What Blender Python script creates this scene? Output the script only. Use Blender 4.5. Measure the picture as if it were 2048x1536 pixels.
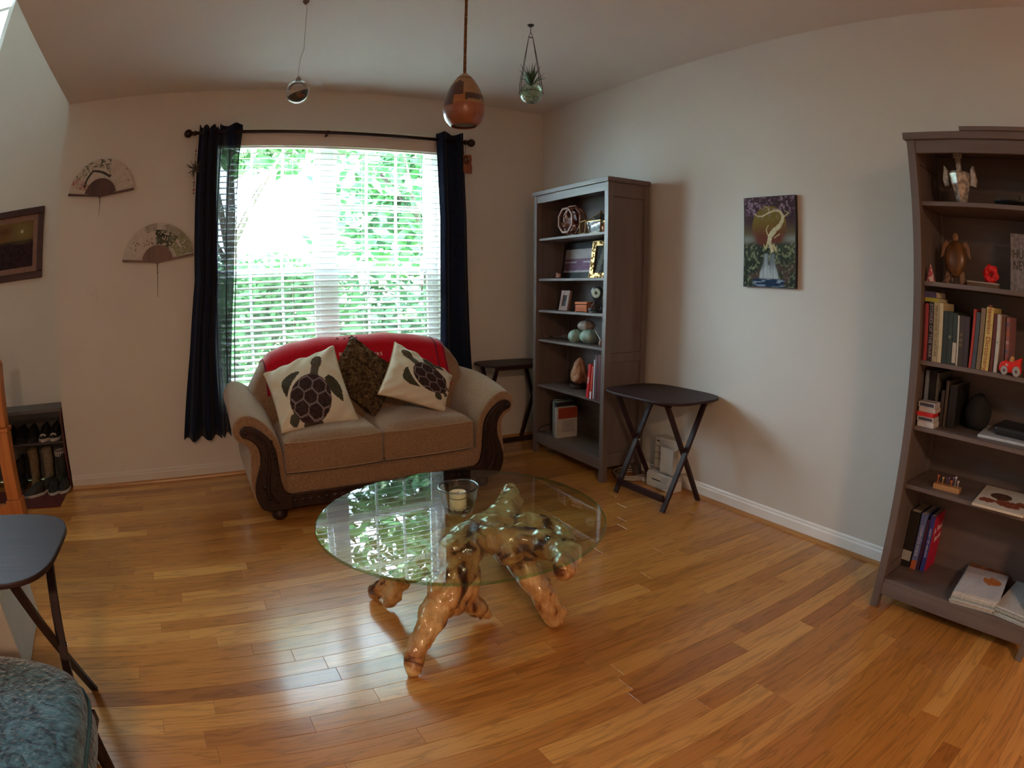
import bpy, bmesh, math, random
from mathutils import Vector, Matrix, Quaternion
PI = math.pi
R = math.radians
random.seed(7)
for o in list(bpy.data.objects):
    bpy.data.objects.remove(o)
SC = bpy.context.scene
COL = SC.collection

# ------------------------------------------------------------------ camera, sky, sun, exposure
H, D, W, L = 2.731, 4.389, 2.765, -1.084          # ceiling height, window wall, right wall, left end of the window wall
FY = D + 0.30                                     # foyer front wall
cam = bpy.data.cameras.new('camera')
cam.type = 'PANO'
cam.panorama_type = 'FISHEYE_LENS_POLYNOMIAL'     # wide clip-on lens with barrel distortion
cam.sensor_fit = 'HORIZONTAL'
cam.sensor_width = 36.0
cam.sensor_height = 27.0
cam.fisheye_fov = R(175)
cam.fisheye_polynomial_k0 = 0.0
cam.fisheye_polynomial_k1 = -0.04894548
cam.fisheye_polynomial_k2 = 0.00062806
cam.fisheye_polynomial_k3 = -3.450447e-05
cam.fisheye_polynomial_k4 = 1.705157e-07
cam.clip_start = 0.02
CAM = bpy.data.objects.new('camera', cam)
COL.objects.link(CAM)
yaw, pitch, roll = 0.51274, -0.16652, 0.00133
f = Vector((math.sin(yaw)*math.cos(pitch), math.cos(yaw)*math.cos(pitch), math.sin(pitch)))
r0 = Vector((math.cos(yaw), -math.sin(yaw), 0))
u0 = r0.cross(f)
r = math.cos(roll)*r0 + math.sin(roll)*u0
u = -math.sin(roll)*r0 + math.cos(roll)*u0
CAM.matrix_world = Matrix(((r.x, u.x, -f.x, 0), (r.y, u.y, -f.y, 0), (r.z, u.z, -f.z, 1.3058), (0, 0, 0, 1)))
SC.camera = CAM

SKY = 9.5
EXPO = 1.85
wd = bpy.data.worlds.new('sky')
SC.world = wd
wd.use_nodes = True
nt = wd.node_tree
bg = nt.nodes['Background']
tc = nt.nodes.new('ShaderNodeTexCoord')
sp = nt.nodes.new('ShaderNodeSeparateXYZ')
cr = nt.nodes.new('ShaderNodeValToRGB')
cr.color_ramp.elements[0].position = 0.0
cr.color_ramp.elements[0].color = (0.64, 0.82, 1.0, 1)
cr.color_ramp.elements[1].position = 0.9
cr.color_ramp.elements[1].color = (0.66, 0.80, 1.0, 1)
nt.links.new(tc.outputs['Generated'], sp.inputs[0])
nt.links.new(sp.outputs['Z'], cr.inputs[0])
nt.links.new(cr.outputs[0], bg.inputs['Color'])
bg.inputs['Strength'].default_value = SKY
sun = bpy.data.lights.new('sun', 'SUN')
sun.energy = 16.0
sun.angle = R(1.0)
sun.color = (1.0, 0.95, 0.86)
so = bpy.data.objects.new('sun', sun)
so.location = (6, -4, 12)
so.rotation_euler = Vector((-0.75, 0.35, -1.0)).to_track_quat('-Z', 'Y').to_euler()
COL.objects.link(so)

def portal(name, loc, rot, sx, sy):
    a = bpy.data.lights.new(name, 'AREA')
    a.shape = 'RECTANGLE'
    a.size, a.size_y = sx, sy
    a.cycles.is_portal = True
    o = bpy.data.objects.new(name, a)
    o.location = loc
    o.rotation_euler = rot
    COL.objects.link(o)
portal('daylight_window_portal', (0.97, D+0.19, 1.36), (R(-90), 0, 0), 1.8, 2.0)
portal('daylight_foyer_portal', (-2.57, FY+0.16, 3.95), (R(-90), 0, 0), 1.1, 1.9)
lamp = bpy.data.lights.new('rear_warm_fill', 'AREA')      # added warm fill light behind the camera, stands for no known fixture
lamp.shape = 'DISK'; lamp.size = 0.45; lamp.energy = 33; lamp.color = (1.0, 0.63, 0.40)
lo = bpy.data.objects.new('rear_warm_fill', lamp); lo.location = (-0.5, -2.3, 2.62); COL.objects.link(lo)
SC.view_settings.view_transform = 'Standard'
SC.view_settings.look = 'None'
SC.view_settings.exposure = EXPO
SC.view_settings.gamma = 1.0
SC.view_settings.use_curve_mapping = False
SC.cycles.max_bounces = 10
SC.cycles.diffuse_bounces = 6
SC.cycles.transparent_max_bounces = 24
SC.cycles.sample_clamp_indirect = 6.0

# ------------------------------------------------------------------ materials
def new_mat(name):
    m = bpy.data.materials.new(name)
    m.use_nodes = True
    n = m.node_tree
    return m, n, n.nodes['Principled BSDF']

def M(name, col, rough=0.6, var=0.12, scale=9.0, bump=0.0, bscale=None, metal=0.0, spec=0.5, stretch=(1, 1, 1), sheen=0.0, coat=0.0, col2=None, emit=None):
    m, n, b = new_mat(name)
    t = n.nodes.new('ShaderNodeTexCoord')
    mp = n.nodes.new('ShaderNodeMapping')
    mp.inputs['Scale'].default_value = stretch
    n.links.new(t.outputs['Object'], mp.inputs[0])
    ns = n.nodes.new('ShaderNodeTexNoise')
    ns.inputs['Scale'].default_value = scale
    ns.inputs['Detail'].default_value = 4
    n.links.new(mp.outputs[0], ns.inputs['Vector'])
    rp = n.nodes.new('ShaderNodeValToRGB')
    c2 = col2 or tuple(c*(1+var) for c in col)
    c1 = col if col2 else tuple(c*(1-var) for c in col)
    rp.color_ramp.elements[0].position = 0.33
    rp.color_ramp.elements[0].color = (*c1, 1)
    rp.color_ramp.elements[1].position = 0.67
    rp.color_ramp.elements[1].color = (*c2, 1)
    n.links.new(ns.outputs['Fac'], rp.inputs[0])
    n.links.new(rp.outputs[0], b.inputs['Base Color'])
    b.inputs['Roughness'].default_value = rough
    b.inputs['Metallic'].default_value = metal
    b.inputs['Specular IOR Level'].default_value = spec
    if sheen:
        b.inputs['Sheen Weight'].default_value = sheen
        b.inputs['Sheen Roughness'].default_value = 0.4
    if coat:
        b.inputs['Coat Weight'].default_value = coat
        b.inputs['Coat Roughness'].default_value = 0.12
    if bump:
        nb = n.nodes.new('ShaderNodeTexNoise')
        nb.inputs['Scale'].default_value = bscale or scale*4
        nb.inputs['Detail'].default_value = 3
        n.links.new(mp.outputs[0], nb.inputs['Vector'])
        bp = n.nodes.new('ShaderNodeBump')
        bp.inputs['Strength'].default_value = bump
        bp.inputs['Distance'].default_value = 0.01
        n.links.new(nb.outputs['Fac'], bp.inputs['Height'])
        n.links.new(bp.outputs[0], b.inputs['Normal'])
    return m

def paint_mat(name, rough=0.8, bump=0.0, bscale=60):
    m, n, b = new_mat(name)
    b.inputs['Specular IOR Level'].default_value = 0.2
    a = n.nodes.new('ShaderNodeAttribute')
    a.attribute_name = 'paint'
    ns = n.nodes.new('ShaderNodeTexNoise')
    ns.inputs['Scale'].default_value = bscale
    t = n.nodes.new('ShaderNodeTexCoord')
    n.links.new(t.outputs['Object'], ns.inputs['Vector'])
    mr = n.nodes.new('ShaderNodeMapRange')
    mr.inputs['To Min'].default_value = 0.85
    mr.inputs['To Max'].default_value = 1.12
    n.links.new(ns.outputs['Fac'], mr.inputs['Value'])
    mx = n.nodes.new('ShaderNodeVectorMath')
    mx.operation = 'SCALE'
    n.links.new(a.outputs['Color'], mx.inputs[0])
    n.links.new(mr.outputs[0], mx.inputs['Scale'])
    n.links.new(mx.outputs[0], b.inputs['Base Color'])
    b.inputs['Roughness'].default_value = rough
    if bump:
        bp = n.nodes.new('ShaderNodeBump')
        bp.inputs['Strength'].default_value = bump
        bp.inputs['Distance'].default_value = 0.005
        n.links.new(ns.outputs['Fac'], bp.inputs['Height'])
        n.links.new(bp.outputs[0], b.inputs['Normal'])
    return m

def clear_glass(name, tint=(1, 1, 1), ior=1.5, rough=0.0, gain=1.0):
    """thin clear glass: mirror part by Fresnel on the outer face, the rest passes straight through"""
    m = bpy.data.materials.new(name)
    m.use_nodes = True
    n = m.node_tree
    n.nodes.clear()
    out = n.nodes.new('ShaderNodeOutputMaterial')
    tr = n.nodes.new('ShaderNodeBsdfTransparent')
    tr.inputs[0].default_value = (*tint, 1)
    gl = n.nodes.new('ShaderNodeBsdfGlossy')
    gl.inputs['Roughness'].default_value = rough
    fr = n.nodes.new('ShaderNodeFresnel')
    fr.inputs['IOR'].default_value = ior
    ge = n.nodes.new('ShaderNodeNewGeometry')
    inv = n.nodes.new('ShaderNodeMath'); inv.operation = 'SUBTRACT'; inv.inputs[0].default_value = gain
    mul = n.nodes.new('ShaderNodeMath'); mul.operation = 'MULTIPLY'; mul.use_clamp = True
    n.links.new(ge.outputs['Backfacing'], inv.inputs[1])
    n.links.new(fr.outputs[0], mul.inputs[0])
    mx0 = n.nodes.new('ShaderNodeMath'); mx0.operation = 'MAXIMUM'; mx0.inputs[1].default_value = 0.0
    n.links.new(inv.outputs[0], mx0.inputs[0])
    n.links.new(mx0.outputs[0], mul.inputs[1])
    mx = n.nodes.new('ShaderNodeMixShader')
    n.links.new(mul.outputs[0], mx.inputs[0])
    n.links.new(tr.outputs[0], mx.inputs[1])
    n.links.new(gl.outputs[0], mx.inputs[2])
    n.links.new(mx.outputs[0], out.inputs[0])
    return m

def sheer(name, col, alpha):
    m = bpy.data.materials.new(name)
    m.use_nodes = True
    n = m.node_tree
    b = n.nodes['Principled BSDF']
    b.inputs['Base Color'].default_value = (*col, 1)
    b.inputs['Roughness'].default_value = 0.9
    t = n.nodes.new('ShaderNodeTexCoord')
    ns = n.nodes.new('ShaderNodeTexNoise')
    ns.inputs['Scale'].default_value = 400
    n.links.new(t.outputs['Object'], ns.inputs['Vector'])
    mr = n.nodes.new('ShaderNodeMapRange')
    mr.inputs['To Min'].default_value = alpha-0.03
    mr.inputs['To Max'].default_value = alpha+0.03
    n.links.new(ns.outputs['Fac'], mr.inputs['Value'])
    n.links.new(mr.outputs[0], b.inputs['Alpha'])
    return m

def floor_mat():
    m, n, b = new_mat('oak_floor')
    at = n.nodes.new('ShaderNodeAttribute'); at.attribute_name = 'tone'
    ge = n.nodes.new('ShaderNodeNewGeometry')
    # each plank gets its own offset in the grain
    cb = n.nodes.new('ShaderNodeVectorMath'); cb.operation = 'MULTIPLY_ADD'
    cx = n.nodes.new('ShaderNodeCombineXYZ')
    n.links.new(at.outputs['Fac'], cx.inputs[0]); n.links.new(at.outputs['Fac'], cx.inputs[1])
    cb.inputs[1].default_value = (37, 53, 0)
    n.links.new(cx.outputs[0], cb.inputs[0])
    n.links.new(ge.outputs['Position'], cb.inputs[2])
    mp = n.nodes.new('ShaderNodeMapping'); mp.inputs['Scale'].default_value = (1.1, 11, 1)
    n.links.new(cb.outputs[0], mp.inputs[0])
    n1 = n.nodes.new('ShaderNodeTexNoise'); n1.inputs['Scale'].default_value = 1.6; n1.inputs['Detail'].default_value = 5; n1.inputs['Distortion'].default_value = 0.5
    n.links.new(mp.outputs[0], n1.inputs['Vector'])
    mp2 = n.nodes.new('ShaderNodeMapping'); mp2.inputs['Scale'].default_value = (6, 150, 1)
    n.links.new(cb.outputs[0], mp2.inputs[0])
    n2 = n.nodes.new('ShaderNodeTexNoise'); n2.inputs['Scale'].default_value = 1.0; n2.inputs['Detail'].default_value = 2
    n.links.new(mp2.outputs[0], n2.inputs['Vector'])
    # cathedral rings: bands of a stretched noise
    mt = n.nodes.new('ShaderNodeMath'); mt.operation = 'MULTIPLY'; mt.inputs[1].default_value = 12.0
    n.links.new(n1.outputs['Fac'], mt.inputs[0])
    fr = n.nodes.new('ShaderNodeMath'); fr.operation = 'PINGPONG'; fr.inputs[1].default_value = 1.0
    n.links.new(mt.outputs[0], fr.inputs[0])
    ring = n.nodes.new('ShaderNodeMapRange'); ring.inputs['From Min'].default_value = 0.0; ring.inputs['From Max'].default_value = 0.45
    ring.inputs['To Min'].default_value = 0.70; ring.inputs['To Max'].default_value = 1.0
    n.links.new(fr.outputs[0], ring.inputs['Value'])
    fine = n.nodes.new('ShaderNodeMapRange'); fine.inputs['From Min'].default_value = 0.3; fine.inputs['From Max'].default_value = 0.7
    fine.inputs['To Min'].default_value = 0.86; fine.inputs['To Max'].default_value = 1.08
    n.links.new(n2.outputs['Fac'], fine.inputs['Value'])
    rp = n.nodes.new('ShaderNodeValToRGB')
    e = rp.color_ramp.elements
    e[0].position = 0.0; e[0].color = (0.27, 0.095, 0.023, 1)
    e[1].position = 1.0; e[1].color = (0.66, 0.33, 0.088, 1)
    for p, c in ((0.18, (0.38, 0.142, 0.030)), (0.4, (0.455, 0.183, 0.038)), (0.6, (0.50, 0.21, 0.046)), (0.8, (0.57, 0.255, 0.062))):
        q = e.new(p); q.color = (*c, 1)
    n.links.new(at.outputs['Fac'], rp.inputs[0])
    s1 = n.nodes.new('ShaderNodeVectorMath'); s1.operation = 'SCALE'
    n.links.new(rp.outputs[0], s1.inputs[0]); n.links.new(ring.outputs[0], s1.inputs['Scale'])
    s2 = n.nodes.new('ShaderNodeVectorMath'); s2.operation = 'SCALE'
    n.links.new(s1.outputs[0], s2.inputs[0]); n.links.new(fine.outputs[0], s2.inputs['Scale'])
    n.links.new(s2.outputs[0], b.inputs['Base Color'])
    b.inputs['Roughness'].default_value = 0.30
    b.inputs['Coat Weight'].default_value = 0.4
    b.inputs['Coat Roughness'].default_value = 0.12
    b.inputs['Specular IOR Level'].default_value = 0.35
    bp = n.nodes.new('ShaderNodeBump'); bp.inputs['Strength'].default_value = 0.12; bp.inputs['Distance'].default_value = 0.002
    n.links.new(n2.outputs['Fac'], bp.inputs['Height'])
    n.links.new(bp.outputs[0], b.inputs['Normal'])
    return m

def root_mat():
    m, n, b = new_mat('polished_root')
    t = n.nodes.new('ShaderNodeTexCoord')
    n1 = n.nodes.new('ShaderNodeTexNoise'); n1.inputs['Scale'].default_value = 7.0; n1.inputs['Detail'].default_value = 5; n1.inputs['Distortion'].default_value = 1.4
    n.links.new(t.outputs['Object'], n1.inputs['Vector'])
    rp = n.nodes.new('ShaderNodeValToRGB')
    e = rp.color_ramp.elements
    e[0].position = 0.33; e[0].color = (0.035, 0.012, 0.010, 1)
    e[1].position = 0.72; e[1].color = (0.72, 0.52, 0.26, 1)
    for p, c in ((0.405, (0.12, 0.045, 0.022)), (0.43, (0.33, 0.15, 0.055)), (0.50, (0.48, 0.26, 0.095)), (0.60, (0.58, 0.36, 0.15))):
        q = e.new(p); q.color = (*c, 1)
    n.links.new(n1.outputs['Fac'], rp.inputs[0])
    mp = n.nodes.new('ShaderNodeMapping'); mp.inputs['Scale'].default_value = (60, 60, 9)
    n.links.new(t.outputs['Object'], mp.inputs[0])
    n2 = n.nodes.new('ShaderNodeTexNoise'); n2.inputs['Scale'].default_value = 1.0; n2.inputs['Distortion'].default_value = 1.0
    n.links.new(mp.outputs[0], n2.inputs['Vector'])
    mr = n.nodes.new('ShaderNodeMapRange'); mr.inputs['To Min'].default_value = 0.6; mr.inputs['To Max'].default_value = 1.3
    n.links.new(n2.outputs['Fac'], mr.inputs['Value'])
    s = n.nodes.new('ShaderNodeVectorMath'); s.operation = 'SCALE'
    n.links.new(rp.outputs[0], s.inputs[0]); n.links.new(mr.outputs[0], s.inputs['Scale'])
    n.links.new(s.outputs[0], b.inputs['Base Color'])
    b.inputs['Roughness'].default_value = 0.24
    b.inputs['Coat Weight'].default_value = 0.6
    b.inputs['Coat Roughness'].default_value = 0.08
    bp = n.nodes.new('ShaderNodeBump'); bp.inputs['Strength'].default_value = 0.35; bp.inputs['Distance'].default_value = 0.01
    n.links.new(n1.outputs['Fac'], bp.inputs['Height'])
    n.links.new(bp.outputs[0], b.inputs['Normal'])
    return m

def wood(name, c1, c2, rough=0.4, axis='z', coat=0.0, s=1.0):
    st = {'x': (2, 22, 22), 'y': (22, 2, 22), 'z': (22, 22, 2)}[axis]
    return M(name, c1, rough=rough, col2=c2, scale=s, stretch=st, bump=0.06, bscale=3, coat=coat)

wall_m = M('wall_paint', (0.60, 0.575, 0.53), rough=0.62, var=0.015, scale=3, bump=0.04, bscale=180, spec=0.3)
ceil_m = M('ceiling_paint', (0.66, 0.625, 0.58), rough=0.8, var=0.015, scale=3, bump=0.03, bscale=160, spec=0.2)
white_m = M('white_trim_paint', (0.78, 0.78, 0.76), rough=0.35, var=0.02)
vinyl_m = M('white_vinyl', (0.80, 0.82, 0.84), rough=0.35, var=0.02)
oak_m = wood('oak_moulding', (0.36, 0.16, 0.05), (0.50, 0.26, 0.09), rough=0.3, axis='y')
oakx_m = wood('oak_moulding_x', (0.36, 0.16, 0.05), (0.50, 0.26, 0.09), rough=0.3, axis='x')
newel_m = wood('orange_oak', (0.42, 0.13, 0.03), (0.60, 0.22, 0.06), rough=0.3, axis='z')
shelf_m = wood('grey_brown_stain', (0.115, 0.088, 0.078), (0.150, 0.118, 0.105), rough=0.42, axis='z')
shelfy_m = wood('grey_brown_stain_y', (0.115, 0.088, 0.078), (0.150, 0.118, 0.105), rough=0.42, axis='y')
black_wood = wood('espresso_wood', (0.020, 0.009, 0.009), (0.034, 0.014, 0.014), rough=0.5, axis='y')
carved_m = wood('dark_carved_wood', (0.016, 0.007, 0.005), (0.035, 0.014, 0.010), rough=0.45, axis='z')
for _m in (black_wood, carved_m): _m.node_tree.nodes['Principled BSDF'].inputs['Specular IOR Level'].default_value = 0.28
sofa_m = M('tan_chenille', (0.285, 0.178, 0.105), rough=0.92, var=0.22, scale=120, bump=0.5, bscale=260, sheen=0.5, spec=0.1)
piping_m = M('tan_piping', (0.33, 0.22, 0.13), rough=0.9, var=0.1, scale=80, sheen=0.3, spec=0.1)
curt_m = M('navy_curtain', (0.010, 0.016, 0.036), rough=0.85, var=0.2, scale=60, bump=0.15, bscale=300, sheen=0.08, spec=0.1)
sheer_m = sheer('navy_single_layer', (0.012, 0.02, 0.036), 0.925)
rod_m = M('bronze_metal', (0.035, 0.02, 0.016), rough=0.35, metal=0.6, var=0.1)
blind_m = M('white_blind_slat', (0.88, 0.89, 0.88), rough=0.42, var=0.01)
val_m = M('blind_valance', (0.66, 0.60, 0.53), rough=0.5, var=0.02)
glass_m = clear_glass('window_glass', (0.94, 0.98, 0.96), 1.45)
screen_m = sheer('insect_screen_mesh', (0.10, 0.10, 0.10), 0.42)
table_glass = clear_glass('table_glass', (0.88, 0.95, 0.91), 1.5, gain=0.95)
table_edge = clear_glass('table_glass_edge', (0.55, 0.85, 0.70), 1.5)
bowl_glass = clear_glass('bowl_glass', (0.93, 0.97, 0.96), 1.5, gain=1.3)
green_glass = clear_glass('green_glass', (0.78, 0.93, 0.82), 1.5, gain=1.8)
chrome_m = M('polished_steel', (0.6, 0.6, 0.6), rough=0.2, metal=1.0, var=0.05)
gold_m = M('antique_gold', (0.34, 0.22, 0.09), rough=0.38, metal=0.85, var=0.4, scale=90)
blackp_m = M('black_plastic', (0.012, 0.012, 0.013), rough=0.4, var=0.1)
paper_m = M('book_pages', (0.55, 0.50, 0.40), rough=0.9, var=0.08, scale=200, stretch=(1, 1, 1))
paint_a = paint_mat('painted_canvas', 0.8)
paint_c = paint_mat('printed_cloth', 0.9, bump=0.25, bscale=350)
red_m = M('red_fleece', (0.50, 0.008, 0.022), rough=0.95, var=0.08, scale=30, bump=0.3, bscale=200, sheen=0.6, spec=0.1)
navy_m = M('navy_thread', (0.012, 0.015, 0.06), rough=0.9)
whitet_m = M('white_thread', (0.7, 0.68, 0.66), rough=0.9)
leaf_m = M('leaf_green', (0.055, 0.17, 0.055), rough=0.5, col2=(0.13, 0.32, 0.10), scale=1.2)
leafd_m = M('leaf_dark_green', (0.035, 0.13, 0.045), rough=0.5, col2=(0.08, 0.24, 0.07), scale=1.0)
for _m in (leaf_m, leafd_m):
    _m.node_tree.nodes['Principled BSDF'].inputs['Transmission Weight'].default_value = 0.0
bark_m = M('tree_bark', (0.10, 0.075, 0.055), rough=0.9, var=0.3, bump=0.4, stretch=(4, 4, 1))
lawn_m = M('lawn_grass', (0.10, 0.20, 0.04), rough=0.9, col2=(0.22, 0.34, 0.09), scale=3)

# ------------------------------------------------------------------ helpers
def link(name, me, m=None, parent=None, bev=0.0, seg=2, smooth=False):
    o = bpy.data.objects.new(name, me)
    COL.objects.link(o)
    if m is not None and not me.materials:
        for q in (m if isinstance(m, (list, tuple)) else [m]):
            me.materials.append(q)
    if parent is not None:
        o.parent = parent
    if bev:
        b = o.modifiers.new('bevel', 'BEVEL')
        b.width = bev; b.segments = seg; b.limit_method = 'ANGLE'; b.angle_limit = R(40)
    if smooth:
        for p in me.polygons:
            p.use_smooth = True
    return o

def obj(name, bm, m=None, parent=None, bev=0.0, seg=2, smooth=False):
    me = bpy.data.meshes.new(name)
    bmesh.ops.recalc_face_normals(bm, faces=bm.faces)
    bm.to_mesh(me)
    bm.free()
    return link(name, me, m, parent, bev, seg, smooth)

def B():
    return bmesh.new()

def box(bm, x0, x1, y0, y1, z0, z1, mi=0, mat=None):
    v = [bm.verts.new(c) for c in ((x0, y0, z0), (x1, y0, z0), (x1, y1, z0), (x0, y1, z0), (x0, y0, z1), (x1, y0, z1), (x1, y1, z1), (x0, y1, z1))]
    if mat is not None:
        for q in v:
            q.co = mat @ q.co
    for i in ((0, 3, 2, 1), (4, 5, 6, 7), (0, 1, 5, 4), (1, 2, 6, 5), (2, 3, 7, 6), (3, 0, 4, 7)):
        fc = bm.faces.new([v[k] for k in i]); fc.material_index = mi
    return v

def beam(bm, p, q, w, h, up=(0, 0, 1), mi=0):
    """square bar from p to q"""
    p, q = Vector(p), Vector(q)
    d = (q-p).normalized()
    s = d.cross(Vector(up))
    if s.length < 1e-4:
        s = d.cross(Vector((1, 0, 0)))
    s.normalize()
    t = s.cross(d)
    vs = []
    for c in (p, q):
        for a, b in ((-1, -1), (1, -1), (1, 1), (-1, 1)):
            vs.append(bm.verts.new(c + s*a*w/2 + t*b*h/2))
    for i in ((0, 1, 2, 3), (7, 6, 5, 4), (0, 4, 5, 1), (1, 5, 6, 2), (2, 6, 7, 3), (3, 7, 4, 0)):
        fc = bm.faces.new([vs[k] for k in i]); fc.material_index = mi

def tube(bm, pts, rad, n=10, cap=True, mi=0):
    pts = [Vector(p) for p in pts]
    if not isinstance(rad, (list, tuple)):
        rad = [rad]*len(pts)
    rings = []
    ref = None
    for i, p in enumerate(pts):
        a = pts[max(i-1, 0)]; b = pts[min(i+1, len(pts)-1)]
        t = (b-a).normalized()
        if ref is None:
            ref = t.cross(Vector((0, 0, 1)))
            if ref.length < 1e-3:
                ref = t.cross(Vector((1, 0, 0)))
        ref = (ref - t*ref.dot(t)).normalized()
        s = t.cross(ref)
        rings.append([bm.verts.new(p + (ref*math.cos(2*PI*k/n) + s*math.sin(2*PI*k/n))*rad[i]) for k in range(n)])
    for i in range(len(rings)-1):
        for k in range(n):
            fc = bm.faces.new((rings[i][k], rings[i][(k+1) % n], rings[i+1][(k+1) % n], rings[i+1][k])); fc.material_index = mi
    if cap:
        bm.faces.new(rings[0][::-1]).material_index = mi
        bm.faces.new(rings[-1]).material_index = mi

def smooth_path(pts, k=6):
    """Catmull-Rom through tuples of any length"""
    out = []
    n = len(pts)
    for i in range(n-1):
        p0, p1, p2, p3 = pts[max(i-1, 0)], pts[i], pts[i+1], pts[min(i+2, n-1)]
        for s in range(k):
            t = s/k
            out.append(tuple(0.5*((2*b)+(c-a)*t+(2*a-5*b+4*c-d)*t*t+(-a+3*b-3*c+d)*t**3) for a, b, c, d in zip(p0, p1, p2, p3)))
    out.append(tuple(pts[-1]))
    return out

def lathe(bm, prof, c=(0, 0, 0), n=24, mi=0, axis='z', capb=True, capt=True):
    def P(rr, z, a):
        x, y = rr*math.cos(a), rr*math.sin(a)
        if axis == 'z': return (c[0]+x, c[1]+y, c[2]+z)
        if axis == 'x': return (c[0]+z, c[1]+x, c[2]+y)
        return (c[0]+x, c[1]+z, c[2]+y)
    rings = []
    for rr, z in prof:
        rings.append([bm.verts.new(P(max(rr, 1e-5), z, 2*PI*k/n)) for k in range(n)])
    for i in range(len(rings)-1):
        for k in range(n):
            bm.faces.new((rings[i][k], rings[i][(k+1) % n], rings[i+1][(k+1) % n], rings[i+1][k])).material_index = mi
    if capb: bm.faces.new(rings[0][::-1]).material_index = mi
    if capt: bm.faces.new(rings[-1]).material_index = mi

def prism(bm, poly, d0, d1, plane='xz', mi=0):
    """extrude a polygon: plane 'xz' along y, 'yz' along x, 'xy' along z"""
    def P(a, b, d):
        return {'xz': (a, d, b), 'yz': (d, a, b), 'xy': (a, b, d)}[plane]
    v0 = [bm.verts.new(P(a, b, d0)) for a, b in poly]
    v1 = [bm.verts.new(P(a, b, d1)) for a, b in poly]
    k = len(poly)
    bm.faces.new(v0).material_index = mi
    bm.faces.new(v1[::-1]).material_index = mi
    for i in range(k):
        bm.faces.new((v0[i], v1[i], v1[(i+1) % k], v0[(i+1) % k])).material_index = mi

def sphere(bm, c, rr, n=16, m=10, sq=(1, 1, 1), mi=0):
    g = bmesh.ops.create_uvsphere(bm, u_segments=n, v_segments=m, radius=rr)
    for v in g['verts']:
        v.co = Vector((v.co.x*sq[0]+c[0], v.co.y*sq[1]+c[1], v.co.z*sq[2]+c[2]))
        for fc in v.link_faces:
            fc.material_index = mi

def grid(bm, nu, nv, fn, mi=0, closed=False):
    vs = [[bm.verts.new(fn(i/nu, j/nv)) for j in range(nv+1)] for i in range(nu+1)]
    for i in range(nu):
        for j in range(nv):
            bm.faces.new((vs[i][j], vs[i+1][j], vs[i+1][j+1], vs[i][j+1])).material_index = mi
    return vs

def painted(name, nu, nv, pos, col, m, parent=None, smooth=False, thick=0.0, back=None):
    """grid surface whose colours come from col(u, v); v runs downwards"""
    me = bpy.data.meshes.new(name)
    vs = [pos(i/nu, j/nv) for i in range(nu+1) for j in range(nv+1)]
    fs = []; cs = []
    for i in range(nu):
        for j in range(nv):
            a = i*(nv+1)+j
            fs.append((a, a+1, a+nv+2, a+nv+1)); cs.append(col((i+.5)/nu, (j+.5)/nv))
    if back is not None:
        k0 = len(vs)
        vs += [back(i/nu, j/nv) for i in range(nu+1) for j in range(nv+1)]
        for i in range(nu):
            for j in range(nv):
                a = k0+i*(nv+1)+j
                fs.append((a, a+nv+1, a+nv+2, a+1)); cs.append(col(0.01, 0.01))
        def rim(seq):
            for a, b in zip(seq, seq[1:]):
                fs.append((a, b, b+k0, a+k0)); cs.append(col(0.01, 0.01))
        rim([i*(nv+1) for i in range(nu+1)]); rim([i*(nv+1)+nv for i in range(nu+1)][::-1])
        rim([j for j in range(nv+1)][::-1]); rim([nu*(nv+1)+j for j in range(nv+1)])
    me.from_pydata([tuple(v) for v in vs], [], fs)
    at = me.attributes.new('paint', 'FLOAT_COLOR', 'FACE')
    flat = []
    for c in cs:
        flat += [c[0], c[1], c[2], 1.0]
    at.data.foreach_set('color', flat)
    me.update()
    return link(name, me, m, parent, smooth=smooth)

_text_cache = {}
def text_obj(name, body, size, m, parent, loc, rot, ext=0.0004, sx=1.0, align='CENTER', spacing=1.0):
    key = (body, size, ext, align, spacing)
    if key not in _text_cache:
        cu = bpy.data.curves.new('t', 'FONT')
        cu.body = body; cu.size = size; cu.extrude = ext; cu.align_x = align; cu.align_y = 'CENTER'; cu.space_character = spacing
        cu.resolution_u = 3
        t = bpy.data.objects.new('t', cu)
        COL.objects.link(t)
        bpy.context.view_layer.update()
        me = bpy.data.meshes.new_from_object(t.evaluated_get(bpy.context.evaluated_depsgraph_get()))
        bpy.data.objects.remove(t)
        _text_cache[key] = me
    me = _text_cache[key].copy()
    me.name = name
    me.materials.clear()
    o = link(name, me, m, parent)
    o.location = loc
    o.rotation_euler = rot
    o.scale = (sx, 1, 1)
    return o

def tag(o, label, cat, group=None):
    o['label'] = label; o['category'] = cat
    if group: o['group'] = group
    return o

def thing(name, label, cat, loc=(0, 0, 0), rz=0.0, group=None):
    o = bpy.data.objects.new(name, None)
    o.empty_display_size = 0.05
    COL.objects.link(o)
    o.location = loc
    o.rotation_euler = (0, 0, rz)
    return tag(o, label, cat, group)

def struct(o):
    o['kind'] = 'structure'
    return o

def copy_tree(o, parent=None):
    c = o.copy(); COL.objects.link(c)
    if parent is not None: c.parent = parent
    for ch in [q for q in bpy.data.objects if q.parent == o]:
        copy_tree(ch, c)
    return c

def noise2(x, y, s=0):
    n = math.sin(x*12.9898+y*78.233+s*37.7)*43758.5453
    return n-math.floor(n)
def vnoise(x, y, s=0):
    xi, yi = math.floor(x), math.floor(y)
    fx, fy = x-xi, y-yi
    fx, fy = fx*fx*(3-2*fx), fy*fy*(3-2*fy)
    a = noise2(xi, yi, s); b = noise2(xi+1, yi, s); c = noise2(xi, yi+1, s); d = noise2(xi+1, yi+1, s)
    return (a+(b-a)*fx)*(1-fy)+(c+(d-c)*fx)*fy
def mix(a, b, t):
    t = min(max(t, 0), 1)
    return tuple(p+(q-p)*t for p, q in zip(a, b))

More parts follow.
